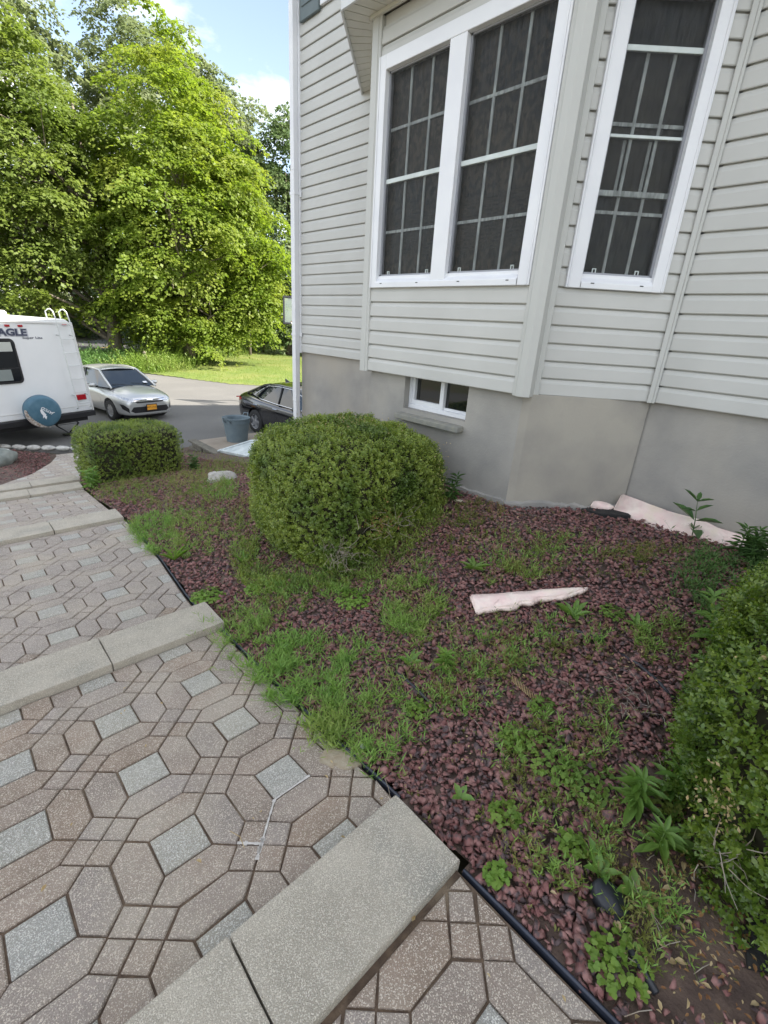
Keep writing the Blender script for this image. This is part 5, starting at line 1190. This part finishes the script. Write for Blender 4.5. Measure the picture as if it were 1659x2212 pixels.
    # wheels
    for x in (S['wb']/2, -S['wb']/2):
        for s in (1,-1):
            y = s*(S['w']/2-.115); wr = S['wr']
            w = thing('wheel', '', '', (x,y,wr)); del w['label']; del w['category']; w.parent = t
            b = MB(); b.lathe([(wr*.62,-.10),(wr*.93,-.105),(wr,-.07),(wr,.07),(wr*.93,.105),(wr*.62,.10),(wr*.62,-.10)], seg=36, ax='y'); b.build('tyre', tyrem, w, smooth=True)
            b = MB(); b.lathe([(wr*.64,s*.10),(wr*.60,s*.095),(wr*.58,s*.03),(0,s*.03)], seg=32, ax='y')
            for q in range(S['spokes']):
                a = 2*PI*q/S['spokes']; ca, sa = math.cos(a), math.sin(a); pr = []
                for rr0, ww in ((.10,.05),(.60,.032)):
                    for sg in (-1,1): pr.append((wr*rr0*ca-sg*ww*sa*wr*3, wr*rr0*sa+sg*ww*ca*wr*3))
                p4 = [pr[0],pr[1],pr[3],pr[2]]
                b.add([(p[0], s*.075, p[1]) for p in p4]+[(p[0], s*.09, p[1]) for p in p4], [(0,1,2,3),(4,5,6,7),(0,1,5,4),(1,2,6,5),(2,3,7,6),(3,0,4,7)])
            b.lathe([(wr*.16,s*.05),(wr*.16,s*.095),(0,s*.10)], seg=20, ax='y'); b.build('rim', alloy, w, smooth=False)
    # mirrors
    for s in (1,-1):
        mx, my, mz = S['mirror']; bm = bmesh.new(); bmesh.ops.create_uvsphere(bm, u_segments=16, v_segments=10, radius=1)
        for v in bm.verts: v.co = Vector((mx+v.co.x*.07*(1 if v.co.x > 0 else .25), s*(my+v.co.y*.115), mz+v.co.z*.07))
        me = bpy.data.meshes.new('mirror'); bm.to_mesh(me); bm.free(); link('side_mirror', me, paint, t, True)
        b = MB(); b.box((mx-.005, s*(my-.12), mz-.04), (.05,.10,.05)); b.build('mirror_arm', trimblack, t, bevel=.01)
        for hx in S['handles']:
            h, n_, _, _ = bvh.ray_cast(Vector((hx, s*5, S['hz'])), Vector((0,-s,0)))
            if h: b = MB(); b.box((hx, h.y+s*.018, S['hz']), (.19,.025,.028)); b.build('door_handle', S['handle_m'], t, bevel=.008)
        for x in S['seams']:
            pl = [(x-.004,.30),(x+.004,.30),(x+.004+S['lean'],S['beltz']-.02),(x-.004+S['lean'],S['beltz']-.02)]
            decal('door_seam', bvh, pl, 'y', s, trimblack, t, .002, .2)
    return t, bvh
def sec(w, zb, zs, zbelt, ztop, tuck=.93):   # one cross-section
    return [(0,zb),(w*.80,zb),(w*.955,zb+.05),(w*.995,zs),(w,(zs+zbelt)/2),(w*.975,zbelt-.07),(w*.90,zbelt),(w*.62,ztop),(0,ztop+.025)]
silver = mat('silver_paint', (.60,.61,.60), .3, metal=.55, color2=(.56,.57,.56), nscale=2., coat=.7)
blackpaint = mat('black_paint', (.010,.010,.012), .12, color2=(.014,.014,.016), nscale=2., coat=1., spec=.8)
SS = dict(wb=2.49, w=1.72, wr=.305, arch=.355, spokes=9, beltz=.93, lean=-.03, hz=.80,
    body=[(2.08,sec(.50,.24,.36,.58,.62)),(2.02,sec(.66,.20,.38,.66,.71)),(1.86,sec(.79,.19,.42,.74,.80)),(1.55,sec(.845,.18,.45,.80,.885)),(1.20,sec(.86,.18,.48,.84,.955)),(.86,sec(.86,.17,.50,.88,1.0)),(.3,sec(.86,.17,.5,.92,.96)),(-.5,sec(.86,.17,.5,.95,.98)),(-1.2,sec(.86,.18,.5,.98,1.02)),(-1.7,sec(.84,.20,.5,1.0,1.06)),(-2.1,sec(.78,.24,.5,.97,1.04)),(-2.28,sec(.66,.30,.5,.90,.95))],
    gbase=[(1.16,.70,.955),(.45,.765,.925),(-.5,.775,.955),(-1.15,.76,.985),(-1.72,.66,1.03)],
    groof=[(.30,.56,1.405),(.0,.585,1.43),(-.5,.59,1.435),(-.9,.575,1.42),(-1.15,.53,1.38)],
    roof=[(.36,.575,1.385,.045),(.1,.60,1.42,.05),(-.3,.605,1.432,.055),(-.75,.595,1.42,.05),(-1.12,.555,1.385,.04)],
    mirror=(.62,.98,.99), handles=(-.25,-1.05), handle_m=silver, seams=(.75,-.42,-1.28))
SS['pillars'] = [([(1.20,.70,.95),(.75,.64,1.19),(.33,.575,1.40),(-.3,.605,1.43),(-.8,.59,1.415),(-1.15,.56,1.36),(-1.75,.67,1.03)], .032, silver), ([(-.42,.77,.94),(-.47,.60,1.41)], .028, trimblack), ([(-1.2,.745,.98),(-1.05,.58,1.38)], .03, silver), ([(1.1,.72,.94),(.45,.785,.925),(-.5,.795,.955),(-1.2,.775,.985),(-1.7,.68,1.03)], .014, trimblack)]
ct, bvh = make_car('parked_car', 'silver compact sedan with orange plate parked beside the white trailer', (4.17,17.05,-3.1), math.atan2(-.980,.19), SS, silver); ct.scale = (.97,.97,.97)
def front(name, poly, m, off=.005, sub=.05, both=False):
    decal(name, bvh, poly, 'x', 1, m, ct, off, sub)
    if both: decal(name, bvh, [(-a,b_) for a,b_ in poly][::-1], 'x', 1, m, ct, off, sub)
front('lower_grille', [(-.50,.30),(.50,.30),(.60,.36),(.52,.475),(-.52,.475),(-.60,.36)], trimblack)
front('lip', [(-.54,.262),(.54,.262),(.64,.35),(.61,.37),(.50,.295),(-.50,.295),(-.61,.37),(-.64,.35)], silver, .016)
front('upper_grille', [(-.40,.585),(.40,.585),(.46,.63),(-.46,.63)], trimblack)
for z0 in (.65,.695): front('grille_bar', [(-.47,z0-.012),(.47,z0-.012),(.50,z0+.012),(-.50,z0+.012)], chrome, .010)
front('grille_gap', [(-.46,.664),(.46,.664),(.475,.678),(-.475,.678)], trimblack, .007)
front('badge', [(-.09,.655),(.0,.635),(.09,.655),(.09,.69),(.0,.71),(-.09,.69)], chrome, .016)
front('headlight', [(.46,.63),(.56,.605),(.74,.66),(.815,.78),(.78,.80),(.62,.74),(.47,.67)], lampm, .006, .04, True)
front('fog_lamp_recess', [(.62,.30),(.76,.42),(.79,.56),(.735,.545),(.635,.44)], trimblack, .006, .04, True)
b = MB(); b.box((2.135,0,.455), (.012,.335,.185)); pf = b.build('plate_frame', trimblack, ct, bevel=.004)
b = MB(); b.box((2.142,0,.450), (.010,.30,.150)); pl = b.build('licence_plate', mat('plate_orange', (.78,.36,.03), .5, color2=(.70,.31,.03), nscale=20.), ct)
me = text_mesh('HPT-7160', .075, .001); o = link('plate_number', me, mat('plate_navy', (.16,.09,.03), .5), pl); o.matrix_local = Matrix.Translation((2.149,0,.452)) @ Matrix(((0,0,1,0),(1,0,0,0),(0,1,0,0),(0,0,0,1)))
def wiper(p, q): b = MB(); b.tube([p, ((p[0]+q[0])/2,(p[1]+q[1])/2,(p[2]+q[2])/2+.02), q], .009, 5); b.build('wiper', trimblack, ct)
wiper((1.20,-.05,.985),(1.03,-.58,1.045)); wiper((1.20,.45,.975),(1.06,-.02,1.055))
b = MB(); b.box((1.02,.46,1.062), (.09,.12,.004), rot=Matrix.Rotation(math.radians(28),3,'Y')); b.build('inspection_sticker', white, ct)
b = MB(); b.tube([(-.9,0,1.46),(-1.05,0,1.62)], .006, 5); b.build('antenna', trimblack, ct)
SB = dict(wb=2.84, w=1.85, wr=.335, arch=.385, spokes=5, beltz=.95, lean=-.04, hz=.83,
    body=[(2.35,sec(.60,.28,.4,.62,.68)),(2.2,sec(.80,.20,.42,.70,.77)),(1.8,sec(.905,.18,.45,.79,.86)),(1.2,sec(.925,.18,.48,.86,.95)),(.7,sec(.925,.18,.5,.90,.97)),(0,sec(.925,.18,.5,.93,.96)),(-.9,sec(.925,.18,.5,.96,.99)),(-1.5,sec(.92,.2,.5,1.0,1.05)),(-2.1,sec(.87,.22,.52,1.02,1.09)),(-2.38,sec(.82,.26,.52,.99,1.07)),(-2.52,sec(.70,.32,.52,.92,.97))],
    gbase=[(1.15,.74,.95),(.4,.82,.925),(-.5,.83,.955),(-1.2,.80,.985),(-1.95,.66,1.06)],
    groof=[(.25,.60,1.405),(-.1,.625,1.435),(-.6,.625,1.435),(-1.0,.60,1.41),(-1.3,.53,1.36)],
    roof=[(.30,.61,1.39,.04),(0,.64,1.42,.05),(-.5,.645,1.43,.05),(-.95,.625,1.41,.045),(-1.35,.56,1.35,.04)],
    mirror=(.62,1.06,1.0), handles=(-.45,-1.35), handle_m=chrome, seams=(.85,-.35,-1.25))
SB['pillars'] = [([(1.2,.75,.95),(.7,.69,1.20),(.28,.615,1.405),(-.5,.65,1.44),(-1.0,.63,1.41),(-1.35,.57,1.35),(-2.05,.68,1.06)], .033, blackpaint), ([(-.38,.83,.95),(-.42,.645,1.42)], .028, trimblack), ([(-1.45,.785,1.0),(-1.12,.62,1.38)], .025, trimblack),
   ([(1.05,.785,.955),(.45,.845,.935),(-.5,.855,.965),(-1.2,.83,1.0),(-1.6,.77,1.07),(-1.38,.66,1.22),(-1.05,.645,1.37),(-.5,.665,1.405),(0,.66,1.395),(.45,.70,1.29),(1.05,.785,.97)], .012, chrome)]
ct2, bvh2 = make_car('parked_car', 'black sedan with chrome window trim half hidden behind the round hedge and downspout', (7.52,10.95,-3.1), math.atan2(-.995,.10), SB, blackpaint)
for s in (1,-1): decal('tail_light', bvh2, [(-2.5,.80),(-2.15,.86),(-2.2,.93),(-2.5,.91)], 'y', s, redlens, ct2, .006)
decal('tail_light', bvh2, [(.42,.80),(.80,.80),(.80,.93),(.42,.90)], 'x', -1, redlens, ct2, .006); decal('tail_light', bvh2, [(-.42,.80),(-.42,.90),(-.80,.93),(-.80,.80)], 'x', -1, redlens, ct2, .006)
b = MB(); b.prism([(-1.15,-.012),(-.95,-.012),(-.95,.012),(-1.15,.012)], 1.44, lambda x,y: 1.46+.35*max(0,-(x+.95))); b.build('shark_fin_antenna', blackpaint, ct2)

# white travel trailer; local x right along its rear wall, y away from the viewer, z up
rvw = mat('trailer_white', (.80,.81,.81), .35, color2=(.74,.76,.76), nscale=1.2)
rvt = thing('travel_trailer', 'white travel trailer seen from behind, with ladder and blue spare tyre cover', 'trailer', (1.705,13.42,-3.1), math.atan2(.425,.905))
def lean(x, h): return x-(.10+.05*x)*(h-.65)/2.15*1.25
def LT(v): return Vector((lean(v[0], v[2]), v[1], v[2]))
b = MB(); poly = [(-1.23,.65),(1.21,.65),(1.21,2.62),(1.17,2.74),(1.08,2.81),(-1.10,2.81),(-1.2,2.74),(-1.23,2.62)]
pr = [Vector((lean(x,z),0,z)) for x, z in poly]; b.ext([p for p in pr], (0,0,0), (0,6.6,0)); b.build('body', rvw, rvt, bevel=.02)
b = MB(); b.b2(-1.24,1.22,-.02,.01,2.70,2.745,T=LT); b.b2(-1.24,1.225,-.008,.012,.78,.80,T=LT); b.b2(1.195,1.225,-.02,.03,.65,2.72,T=LT); b.build('trim_molding', mat('trailer_trim', (.70,.70,.68), .4), rvt, bevel=.003)
b = MB(); b.b2(-1.23,1.22,-.06,.10,.52,.645); o = b.build('bumper', trimblack, rvt, bevel=.008)
b = MB(); b.b2(-1.1,1.1,.1,6.4,.40,.55); b.build('chassis', trimblack, rvt)
def rounded(x0, x1, z0, z1, r, y0, y1, T=LT):
    pts = []
    for cx, cz, a0 in ((x1-r,z1-r,0),(x0+r,z1-r,90),(x0+r,z0+r,180),(x1-r,z0+r,270)):
        for k in range(6): a = math.radians(a0+18*k); pts.append((cx+r*math.cos(a), cz+r*math.sin(a)))
    n = len(pts); return [T((x,y0,z)) for x,z in pts]+[T((x,y1,z)) for x,z in pts], [list(range(n)), list(range(n,2*n))[::-1]]+[(i,(i+1)%n,n+(i+1)%n,n+i) for i in range(n)]
b = MB(); b.add(*rounded(-1.10,-.27,1.45,2.38,.10,-.02,.02)); wf = b.build('window', trimblack, rvt)
b = MB(); b.add(*rounded(-1.05,-.315,1.50,2.33,.07,-.026,-.02)); b.build('pane', mat('trailer_glass', (.008,.010,.013), .06, spec=.9), wf)
b = MB(); b.b2(-1.06,-.32,-.030,-.022,1.765,1.785,T=LT); b.build('window_bar', trimblack, wf)
b = MB(); b.b2(-.98,-.36,-.0285,-.0265,2.12,2.31,T=LT)
for i in range(5): b.b2(-.98,-.36,-.031,-.028,2.14+.035*i,2.148+.035*i,T=LT)
b.build('blind', mat('trailer_blind', (.50,.52,.48), .8), wf); b = MB(); b.b2(-1.0,-.50,-.0285,-.0265,1.52,1.75,T=LT); b.build('curtain', mat('trailer_curtain', (.22,.25,.24), .9), wf)
for x0, x1 in ((-.535,-.435),(-.255,-.155)):
    b = MB(); b.b2(x0+.16,x1+.16,-.03,0,2.615,2.66,T=LT); b.build('marker_light', redlens, rvt, bevel=.006)
b = MB(); b.b2(.96,1.08,-.02,0,2.665,2.705,T=LT); b.build('reflector', redlens, rvt, bevel=.004)
b = MB(); b.b2(.84,1.09,-.045,0,.94,1.07,T=LT); b.build('tail_light', redlens, rvt, bevel=.012)
MXZ = Matrix(((1,0,0,0),(0,0,-1,0),(0,1,0,0),(0,0,0,1)))
for body, size, pos, m_, bold in (('EAGLE', .19, (-.40,2.50), mat('letter_navy', (.05,.06,.10), .5), .008),('Super Lite', .07, (.06,2.395), mat('letter_grey', (.10,.11,.15), .5), .001)):
    me = text_mesh(body, size, .001, bold)
    o = link('lettering', me, m_, rvt); o.matrix_local = Matrix.Translation((pos[0], -.006, pos[1])) @ MXZ @ Matrix.Scale(1.28 if body == 'EAGLE' else 1.5, 4, (1,0,0))
me = text_mesh('EAGLE', .19, .0005, .020); o = link('lettering_outline', me, mat('letter_outline', (.45,.46,.50), .5), rvt); o.matrix_local = Matrix.Translation((-.392, -.0035, 2.492)) @ MXZ @ Matrix.Scale(1.28, 4, (1,0,0))
# ladder
b = MB(); mm = mat('ladder_white', (.72,.74,.73), .35)
for xb in (.78,1.12):
    pts = [(xb-.0,-.02,.74),(xb,-.07,.75),(xb,-.09,.82),(xb,-.09,2.80),(xb,-.06,2.97),(xb,.02,3.02),(xb,.10,3.01),(xb,.20,2.96),(xb,.20,2.80)]
    b.tube([LT(p) for p in pts], .013, 8)
b.build('ladder_rail', mm, rvt, smooth=True)
for h in (.88,1.15,1.46,1.77,2.07,2.37,2.68):
    b = MB(); b.tube([LT((.77,-.09,h)), LT((1.13,-.09,h))], .010, 6); b.build('ladder_rung', mm, rvt, smooth=True)
b = MB()
for h in (1.08,2.46):
    for xb in (.78,1.12): b.tube([LT((xb-.03,0,h)), LT((xb-.02,-.06,h-.01)), LT((xb,-.09,h-.02))], .011, 6)
b.build('ladder_bracket', mat('bracket_grey', (.45,.47,.46), .4, metal=.5), rvt, smooth=True)
# roof vents
b = MB(); b.prism([(-.95,.5),(-.05,.5),(.05,.9),(-.05,1.3),(-.95,1.3)], 2.80, 2.93); o = b.build('roof_vent', mat('vent_cream', (.72,.70,.56), .5), rvt, bevel=.04)
# spare tyre in its torn blue cover
bl = mat('cover_blue', (.055,.14,.20), .55, color2=(.085,.18,.245), nscale=7., bump=.5, bscale=10)
ctr = Vector((-.16,-.16,.815)); RM = Matrix.Rotation(math.radians(-14),4,'Z') @ Matrix.Rotation(math.radians(4),4,'X')
sp_ = bpy.data.objects.new('spare_tyre', None); col.objects.link(sp_); sp_.parent = rvt; sp_.matrix_local = Matrix.Translation(ctr) @ RM
b = MB(); b.lathe([(0,-.135),(.30,-.130),(.345,-.105),(.36,-.05),(.36,.09),(.33,.12),(0,.12)], seg=48, ax='y')
for i, v in enumerate(b.v):
    v = Vector(v); n = noise.noise(v*7)*.012; b.v[i] = tuple(v*(1+n))
b.build('tyre_cover', bl, sp_, smooth=True)
b = MB(); tm = mat('torn_vinyl', (.62,.60,.56), .7, color2=(.25,.17,.12), nscale=22., detail=8.); vs = []; fs = []
K = 26
for i in range(K):
    a = math.radians(168+i*4.6); ro_ = .368; ri = .368-.085*math.sin(PI*i/(K-1))-.02*abs(math.sin(i*1.7))
    vs += [(ro_*math.cos(a), -.05, ro_*math.sin(a)), (.350*math.cos(a), -.122, .350*math.sin(a)), (ri*math.cos(a), -.142, ri*math.sin(a))]
for i in range(K-1):
    for j in range(2): fs.append((3*i+j, 3*i+j+1, 3*i+j+4, 3*i+j+3))
b.add(vs, fs); b.build('torn_edge', tm, sp_, recalc=False)
lw = mat('cover_letters', (.80,.82,.84), .6)
me = text_mesh('JAYCO', .085, .001, .003, .3); o = link('lettering', me, lw, sp_); o.matrix_local = Matrix.Translation((.055,-.146,.035)) @ Matrix.Rotation(math.radians(38),4,'Y') @ MXZ @ Matrix.Rotation(PI,4,'Z')
b = MB(); pts = [(-.06,.10),(-.02,.11),(.02,.03),(.05,-.02),(.035,-.05),(.06,-.06),(.03,-.13),(.00,-.07),(-.03,-.10),(-.02,-.03),(-.05,.02)]
b.add([(x-.03,-.146,z-.03) for x,z in pts], [list(range(len(pts)))]); b.build('bird_emblem', lw, sp_, recalc=False)
# scissor jack and axle wheels
b = MB(); jx, jy = .78, .45
for p, q in (((-.30,.30),(.0,.53)),((.0,.53),(.30,.28)),((.30,.28),(0,.06)),((0,.06),(-.30,.30)),((-.30,.30),(.30,.28))):
    b.tube([(jx+p[0],jy,p[1]),(jx+q[0],jy,q[1])], .018 if p[0]*q[0] != -.09 else .007, 6)
b.box((jx,jy,.02),(.22,.2,.04)); b.build('scissor_jack', trimblack, rvt)
for x in (-1.0,1.0):
    for y in (2.6,3.4):
        b = MB(); b.lathe([(0,-.1),(.33,-.1),(.36,-.06),(.36,.06),(.33,.1),(0,.1)], c=(0,0,0), seg=28, ax='x'); o = b.build('wheel', tyrem, rvt, smooth=True); o.location = (x,y,.36)
b = MB(); b.tube([(1.05,.25,2.72),(1.30,.45,2.66)], .02, 6); b.build('awning_arm', rvw, rvt)

# white mortar streaks in a few joints
b = MB()
def streak(pts, w):
    for (x0,y0),(x1,y1) in zip(pts, pts[1:]):
        n = 7
        for k in range(n):
            t0, t1 = k/n, (k+1)/n; ax_, ay_, bx_, by_ = x0+(x1-x0)*t0, y0+(y1-y0)*t0, x0+(x1-x0)*t1, y0+(y1-y0)*t1
            d = Vector((bx_-ax_, by_-ay_)).normalized(); ww = w*(.6+.8*abs(noise.noise(Vector((ax_*60,ay_*60,0))))*2); zz = lambda y: -1.585-.114*(y-.755)+.0022
            b.add([(ax_-d.y*ww,ay_+d.x*ww,zz(ay_)),(ax_+d.y*ww,ay_-d.x*ww,zz(ay_)),(bx_+d.y*ww,by_-d.x*ww,zz(by_)),(bx_-d.y*ww,by_+d.x*ww,zz(by_))], [(0,1,2,3)])
streak([(.7315,1.0715),(.5785,1.0715),(.521,1.014),(.4625,.9555),(.425,.918)], .0042); streak([(.4625,.9555),(.405,1.013)], .0055); streak([(.475,.968),(.44,.933)], .007)
tag(b.build('mortar_streak', mat('white_mortar', (.62,.59,.55), .95, color2=(.45,.42,.38), nscale=60.), recalc=True), 'white mortar smeared in the joints below a grey paver near the first tread', 'mortar', kind='stuff')
